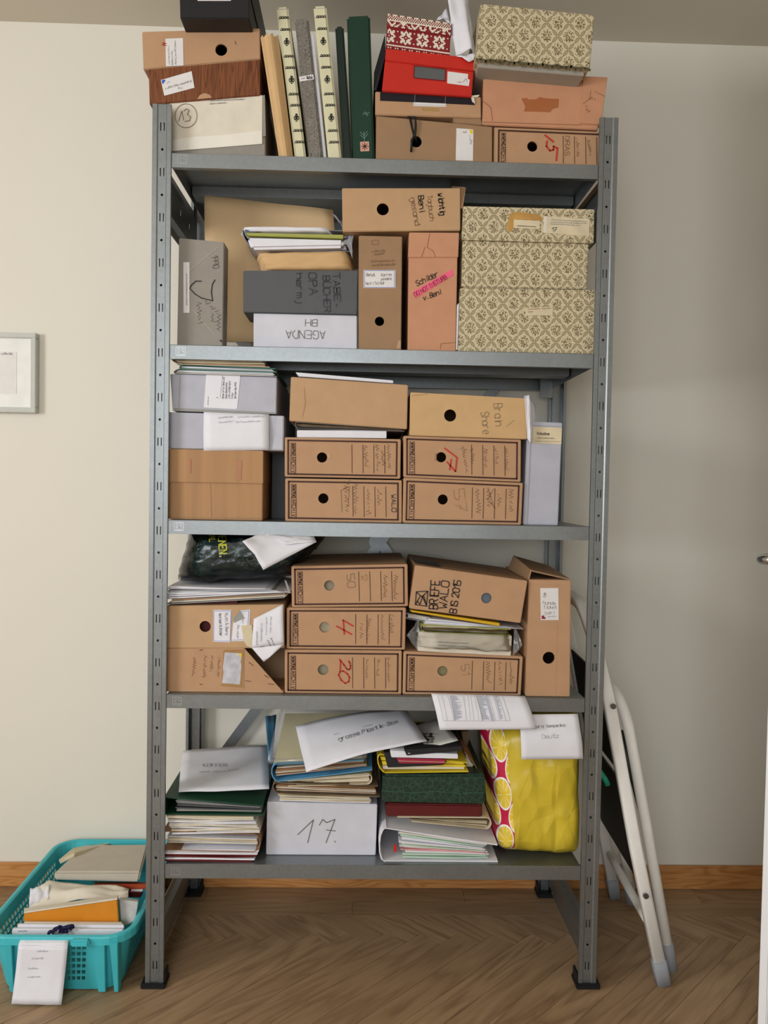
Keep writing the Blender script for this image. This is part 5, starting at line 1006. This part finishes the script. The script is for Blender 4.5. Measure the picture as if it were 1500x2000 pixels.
g = 'papers stacked on the green marbled binder'
F = folder('yellow_card_folder', 'bright yellow folder on the green marbled binder', 'folder', 'S4', [(100, 384), (612, 432), (620, 482), (128, 490)], .012, .26, YEL, [YEL, OFF], 3, 'L', group=g)
F = box('black_folder', 'black folder inside the bright yellow folder', 'folder', 'S4', [(142, 372), (500, 424), (480, 446), (165, 460)], .008, .22, BLK, bev=.001, group=g, part='cover')
F = box('red_booklet', 'thin crimson booklet between black folder and white slab', 'booklet', 'S4', [(214, 406), (492, 414), (488, 438), (230, 436)], .004, .2, M('crimson_cover', (160, 44, 66), .5), bev=.001, group=g, part='cover'); polyl(F, 'S4', [[(225, 420), (490, 428)]], 2, CRM, name='page_edge')
F = box('white_pad', 'white pad of paper beneath the black and white photograph', 'pad', 'S4', [(178, 364), (560, 384), (562, 410), (186, 402)], .002, .2, PAP, bev=.001, group=g)
P = quad3('S4', [(246, 336), (572, 318), (588, 362), (272, 392)], (.02, .02, -.004, -.004)); F = box('black_mount', 'black mount board under the photograph', 'board', 'S4', [(258, 360), (584, 338), (588, 364), (272, 392)], -.002, .18, BLK, group=g, bev=.001, part='board')
F = sheet('photograph', 'black and white photograph lying on the black mount', 'P', [(766, 1430), (857, 1403), (895, 1446), (797, 1472)], (.12, .17, .022, -.003), MATS['mono_photo'], .003, 8, cat='photo', th=.0008)
F = folder('torn_folder', 'torn brown folder edge jutting right of the yellow folder', 'folder', 'S4', [(598, 372), (640, 420), (662, 470), (610, 474)], .05, .2, BRN, [OFF, CRM], 4, 'R', group=g)
P = quad3('S4', [(582, 258), (622, 252), (628, 290), (598, 380)], .14); r = thing('brown_board', 'narrow brown board standing beside the photographs', 'board', (P[0].x, .18, P[2].z)); body('board', P, .1, DKB, r, bev=.001)
# yellow foil bag with lemon slices
F = pillow('lemon_carrier_bag', 'shiny yellow plastic bag with red lemon slice side panel', 'bag', 'S4', [(734, 246), (1284, 150), (1280, 1012), (796, 978)], .016, .28, MATS['lemon_foil'], 44, .0055, 12, 6, power=8, fold=.3, cf=.3, facet=.9)
for v in F.root.children[0].data.vertices:
    w = v.co.z+F.root.location.z
    if w < Z5+.003: v.co.z = Z5+.003-F.root.location.z
F = sheet('note_sheet', 'white note sheet pinned across the yellow bag', 'S4', [(905, 160), (1235, 157), (1267, 410), (918, 413)], (-.004, -.004, -.016, -.016), PAP, .006, 10, cat='paper', wob=.002, seed=8)
write(None, F, 'S4', 'dara tempelks', (985, 236), 16, -3, GNK, 2, .3, .95); write(None, F, 'S4', 'Deutz', (1035, 296), 24, -4, FNT, 2, .3, .8)
# ================================================================== teal basket on the floor
bk = thing('plastic_basket', 'teal plastic basket on the floor beside the shelving unit', 'basket', (-.616, .178, 0))
def rrect(hx, hy, r, z, cx=-.616, cy=.178):
    """rounded rectangle as straight cells and arc corners, same count for every size; returns points and kinds"""
    pts, kd = [], []
    def side(a, b, n, tag):
        # bar / hole alternation
        L = [0.]; tg = []
        m0 = .17 if tag == 'f' else .03
        L = [0., m0]; tg = ['s']; w = (1-2*m0)/n
        for k in range(n): L += [m0+w*(k+.3), m0+w*(k+1)]; tg += ['b', 'h']
        L += [1.]; tg += ['s']
        for t, g_ in zip(L[:-1], tg): pts.append(Vector(a).lerp(Vector(b), t)); kd.append(g_)
    def arc(ox, oy, a0):
        for k in range(6): a = a0+pi/2*k/6; pts.append(Vector((ox+r*cos(a), oy+r*sin(a), z))); kd.append('s')
    side((cx-hx+r, cy-hy, z), (cx+hx-r, cy-hy, z), 11, 'f'); arc(cx+hx-r, cy-hy+r, -pi/2)
    side((cx+hx, cy-hy+r, z), (cx+hx, cy+hy-r, z), 22, 's'); arc(cx+hx-r, cy+hy-r, 0)
    side((cx+hx-r, cy+hy, z), (cx-hx+r, cy+hy, z), 11, 'f'); arc(cx-hx+r, cy+hy-r, pi/2)
    side((cx-hx, cy+hy-r, z), (cx-hx, cy-hy+r, z), 22, 's'); arc(cx-hx+r, cy-hy+r, pi)
    return pts, kd
BH = .122
bot, kd = rrect(.116, .186, .040, .004); top, _ = rrect(.137, .208, .045, BH); n = len(bot)
zl = [0, .16]+[.16+.115*k+o_ for k in range(6) for o_ in (.075, .115)]+[1.]; zt = ['s', 'h', 'b', 'h', 'b', 'h', 'b', 'h', 'b', 'h', 'b', 'h', 's', 's']
V = [b_.lerp(t_, z_) for z_ in zl for b_, t_ in zip(bot, top)]; FC = []
for j in range(len(zl)-1):
    for i in range(n):
        if kd[i] == 'h' and zt[j] == 'h': continue
        FC.append((j*n+i, j*n+(i+1) % n, (j+1)*n+(i+1) % n, (j+1)*n+i))
o = mesh('lattice_wall', V, FC, TEA, bk); so = o.modifiers.new('th', 'SOLIDIFY'); so.thickness = .0024; so.offset = 0
prof = [(.137, .208, BH-.014, -.001), (.137, .208, BH+.001, 0), (.141, .212, BH+.003, 0), (.147, .218, BH+.002, 0), (.1485, .2195, BH-.001, 0), (.1485, .2195, BH-.014, 0), (.1465, .2175, BH-.014, 0), (.1465, .2175, BH-.002, 0)]
V = []
for a, b, z, _k in prof: V += rrect(a, b, .045+a-.137, z)[0]
m_ = len(prof); FC = [(j*n+i, j*n+(i+1) % n, (j+1)*n+(i+1) % n, (j+1)*n+i) for j in range(m_-1) for i in range(n)]
mesh('rim', V, FC, TEA, bk)
b0 = rrect(.116, .186, .040, .002)[0]; b1 = [v+Vector((0, 0, .003)) for v in b0]
mesh('base', b0+b1, [tuple(range(n-1, -1, -1)), tuple(range(n, 2*n))]+[(i, (i+1) % n, n+(i+1) % n, n+i) for i in range(n)], TEA, bk)
for xs_ in ((-.505, -.497, .0), (-.536, -.522, .0), (-.707, -.699, .0), (-.682, -.668, .0)):
    a, b = xs_[0], xs_[1]; f = [Vector((a-.004, -.041, BH-.010)), Vector((b+.004, -.041, BH-.010)), Vector((b, -.020, .003)), Vector((a, -.020, .003))]
    body('upright_rib', f, .016, TEA, bk, bev=.001, back=[p+Vector((0, .02, 0)) for p in f])
for (a, b) in ((-.58, -.545),): plain('grip_lip', (a, -.052, BH-.012), (b, -.038, BH+.001), TEA, bk, .003)
g = 'papers in the teal basket'
def inb(name, label, cat, f, yf, b, yb, mat, bev=.002, part='cover', low=None):
    P = [atY(*p, yf) for p in q('S5', f)]; B = [atY(*p, yb) for p in q('S5', b)]
    c = sum(P, Vector())/4; r = thing(name, label, cat, (c.x, (yf+yb)/2, min(P[2].z, P[3].z)), g); body(part, P, .1, mat, r, bev=bev, back=B); F = Face(P); F.root = r; return F
F = inb('beige_file', 'thick beige linen file at the back of the teal basket', 'file', [(470, 452), (1216, 452), (1196, 543), (458, 524)], .17, [(718, 222), (1275, 216), (1265, 300), (690, 300)], .36, BEI, .004)
polyl(F, 'S5', [[(470, 462), (1212, 462)]], 2, GRY, name='fold_line')
F = inb('brown_envelope', 'torn brown envelope edge under the beige file', 'envelope', [(505, 350), (640, 290), (640, 320), (520, 385)], .27, [(640, 240), (950, 205), (950, 230), (660, 265)], .385, CRM, .0005)
F = inb('rust_folder', 'rust red folder lying in front of the beige file', 'folder', [(800, 560), (1262, 560), (1258, 604), (830, 604)], .165, [(860, 540), (1262, 540), (1262, 560), (860, 560)], .22, RST, .001)
F = inb('maroon_book', 'maroon book at the right side of the teal basket', 'book', [(1085, 628), (1225, 628), (1212, 675), (1085, 672)], .14, [(1090, 600), (1235, 598), (1235, 640), (1090, 640)], .2, DRD, .001)
F = inb('white_book', 'white book edge on top of the maroon book', 'book', [(1128, 612), (1232, 606), (1226, 630), (1132, 630)], .15, [(1130, 600), (1236, 598), (1236, 620), (1130, 620)], .17, PAP, .001)
F = sheet('crumpled_envelope', 'crumpled white envelope spread over the basket papers', 'S5', [(430, 530), (1112, 602), (1105, 668), (250, 770)], (.155, .14, .10, .085), OFF, .010, 12, cat='envelope', wob=.014, seed=4, group=g)
sheet('x', '', 'S5', [(262, 600), (432, 532), (420, 690), (250, 772)], (.13, .155, .10, .085), PAP, .012, 8, root=F.root, part='folded_flap', wob=.012, seed=6)
F = inb('grey_box', 'grey white carton right of the orange box in the basket', 'carton', [(1030, 690), (1192, 712), (1166, 880), (1045, 930)], .05, [(1035, 670), (1195, 690), (1170, 850), (1050, 850)], .1, M('speckled_card', (196, 194, 190), .7, .15, 60), .001)
F = inb('orange_box', 'flat orange box standing in the teal basket', 'box', [(207, 806), (1012, 688), (1030, 940), (205, 940)], .035, [(207, 770), (1020, 655), (1034, 900), (207, 900)], .075, ORG, .002)
P = [atY(*p, .0345) for p in q('S5', [(206, 800), (1013, 680), (1013, 694), (206, 812)])]; body('white_top_edge', P, .04, OFF, F.root, bev=.0006, back=[atY(*p, .075) for p in q('S5', [(206, 768), (1021, 652), (1021, 664), (206, 780)])])
for k, (y0, x0, x1, t, lb) in enumerate(((.018, 205, 1055, 890, 'rear of the white books in front of the orange box'), (.005, 150, 1070, 908, 'middle one of the white books in front of the orange box'), (-.008, 104, 1062, 945, 'foremost white book in the teal basket'))):
    F = inb('white_book', lb, 'book', [(x0, t), (x1, t+6), (x1, 1060), (x0, 1060)], y0, [(x0+6, t-14), (x1-2, t-8), (x1-2, 1040), (x0+6, 1040)], y0+.011, (OFF, PAP, PAP)[k], .0015)
scribble(F, 'S5', [(155, 966, 235, 964)], 6, GNK, 2, name='printed_line')
fs = [F.at(*q('S5', [p])[0], .006) for p in ((430, 968), (470, 955), (500, 930), (540, 935), (520, 965), (560, 970), (545, 935), (600, 915), (645, 912), (620, 935), (570, 930), (540, 955), (610, 968))]
sp = []
for i in range(len(fs)-1):
    for k in range(4): sp.append(fs[i].lerp(fs[i+1], k/4)+Vector((0, -.004*sin(i+k/4*pi), .004*sin(k*pi/4))))
r = thing('navy_cord', 'knotted navy cord lying on the white books', 'cord', fs[3]); tube('cord', sp, .0032, NVY, r, 8)
r0 = thing('basket_note', 'blank white note sheet hanging over the front of the basket', 'paper', (-.66, -.05, .02))
sheet('x', '', 'S5', [(205, 998), (617, 995), (583, 1085), (158, 1085)], (-.018, -.018, -.052, -.052), PAP, .004, 8, root=r0, part='folded_top', wob=.001)
F = sheet('x', '', 'S5', [(158, 1085), (583, 1085), (528, 1602), (97, 1592)], (-.052, -.052, -.060, -.060), PAP, -.003, 10, root=r0, part='hanging_sheet', wob=.002, seed=2)
polyl(F, 'S5', [[(152, 1138), (210, 1120), (250, 1088), (330, 1090), (578, 1106)]], 1.6, M('soft_crease', (200, 200, 206), bump=0), name='crease'); scribble(F, 'S5', [(275, 1205, 375, 1200), (245, 1290, 330, 1288), (240, 1362, 350, 1358), (320, 1140, 415, 1140)], 16, FNT, 2.5, 5, root=r0)
# ================================================================== folded step ladder leaning on the unit
ld = thing('step_ladder', 'white folded step ladder leaning against the shelving unit', 'ladder', (.585, .19, 0))
ZF = .012
def arcpts(a, b, c_, n=6): return [(a*(1-t)**2+b*2*t*(1-t)+c_*t*t) for t in [i/n for i in range(n+1)]]
near = [Vector((.586, .014, .03)), atY(1240, 1650, .028), atY(1190, 1375, .046), atY(1163, 1262, .058)]
crn = atY(1144, 1188, .075); far_x = near[3].x+.022
tp1 = crn+Vector((.0, .05, .006)); tp2 = crn+Vector((.012, .235, .006)); fc = crn+Vector((.014, .285, 0)); far = [near[3]+Vector((.016, .30, 0)), near[2]+Vector((.014, .31, 0)), near[1]+Vector((.012, .325, 0)), Vector((.596, .362, .03))]
path = near[:3]+arcpts(near[3], crn, tp1)+arcpts(tp2, fc, far[0])+far[1:]
tube('front_frame', path, 0, LAD, ld, 14, sq=(.010, .0125))
for p, dirp in ((near[0], near[1]), (far[3], far[2])):
    d = (p-dirp).normalized(); e = p+d*.03; e.z = .001; o = tube('foot', [p-d*.02, p, e], 0, CAP, ld, 14, sq=(.012, .0145))
bn = [atY(1309, 1884, .040), atY(1262, 1610, .054), atY(1228, 1420, .066)]; cr2 = atY(1215, 1366, .078); t1 = cr2+Vector((-.006, .05, .01)); t2 = cr2+Vector((.006, .20, .01)); c2 = cr2+Vector((.010, .245, 0)); bf = [bn[2]+Vector((.012, .25, 0)), bn[1]+Vector((.010, .26, 0)), bn[0]+Vector((.008, .27, 0))]
tube('rear_frame', bn[:2]+arcpts(bn[2], cr2, t1)+arcpts(t2, c2, bf[0])+bf[1:], .0115, LAD, ld, 14)
for p, p2 in ((bn[0], bn[1]), (bf[2], bf[1])):
    d = (p-p2).normalized(); tube('sleeve', [p-d*.045, p-d*.02, p+d*.010], .0135, CAP, ld, 14)
def onA(z, y):
    pts = near; 
    for a, b in zip(pts, pts[1:]):
        if a.z <= z <= b.z: t = (z-a.z)/(b.z-a.z); p = a.lerp(b, t); break
    else: p = pts[-1]
    return Vector((p.x+.014*(y-.04)/.3, y, z))
for z0, z1 in ((.205, .41), (.43, .62)):
    A, B = onA(z0, .05), onA(z1, .062); C_, D_ = onA(z1, .33), onA(z0, .335); nn = Vector((-.010, 0, -.002)); t = thing('tread', None, None); t.parent = ld; t.location = -ld.location
    off = Vector((-.004, 0, 0))
    for nm, k, m_ in (('tread_plate', .0, LAD), ('rubber_mat', 1, RUB)):
        s_ = .004 if k else 0
        F4 = [A+off+nn*k*.35, B+off+nn*k*.35, C_+off+nn*k*.35, D_+off+nn*k*.35]; G4 = [v+Vector((.0035 if k else .012, 0, 0)) for v in F4]
        o = mesh(nm, F4+G4, [(0, 1, 2, 3), (7, 6, 5, 4), (0, 4, 5, 1), (1, 5, 6, 2), (2, 6, 7, 3), (3, 7, 4, 0)], m_, ld)
    bpy.data.objects.remove(t)
tube('cross_bar', [onA(.115, .03), onA(.112, .1), onA(.112, .28), onA(.115, .355)], .009, LAD, ld, 10)
for z_ in (.185, .57):
    p = onA(z_, .02); disc('rivet', p+Vector((-.002, -.012, 0)), (0, -1, 0), .0055, .004, M('rivet_grey', (110, 112, 116), .3, metal=.8), ld)
st = [bn[2]+Vector((-.012, .01, -.01)), bn[2].lerp(bn[1], .5)+Vector((-.012, .008, 0)), bn[1]+Vector((-.010, .006, .02))]; tube('hinge_strut', st, .004, M('dark_metal', (60, 58, 54), .4, metal=.7), ld, 8)
p = atY(1182, 1522, .05); tube('clip', [p+Vector((-.02, .02, .03)), p, p+Vector((.006, 0, -.012))], .006, GRN, ld, 8)
# ================================================================== picture on the left wall part
r = thing('framed_print', 'pale framed print hanging on the wall left of the unit', 'picture', (-1.0, WY-.011, .98))
TL, TR, BR, BL = [atY(*p, WY-.022) for p in ((-150, 642), (69, 650), (70, 806), (-150, 800))]
x0, x1, z0, z1 = TL.x, (TR.x+BR.x)/2, (BR.z), (TR.z); fw = .0125; y0, y1 = WY-.022, WY-.0005
for lo, hi in (((x0, z1-fw), (x1, z1)), ((x0, z0), (x1, z0+fw)), ((x0, z0+fw), (x0+fw, z1-fw)), ((x1-fw, z0+fw), (x1, z1-fw))): plain('frame_bar', (lo[0], y0, lo[1]), (hi[0], y1, hi[1]), FRM, r, .0015)
plain('mount', (x0+fw, y0+.008, z0+fw), (x1-fw, y1, z1-fw), M('mount_card', (236, 236, 230), .4), r, 0)
pe = atY(30, 720, y0).x; plain('print', (x0+.06, y0+.0072, z0+.045), (pe, y0+.0079, z1-.045), M('print_paper', (230, 229, 224), .7), r, 0)
Fq = Face([Vector((x0, y0+.007, z1)), Vector((x1, y0+.007, z1)), Vector((x1, y0+.007, z0)), Vector((x0, y0+.007, z0))]); Fq.root = r
scribble(Fq, 'P', [(2, 692, 24, 693)], 4, FNT, .8, name='pencil_title')
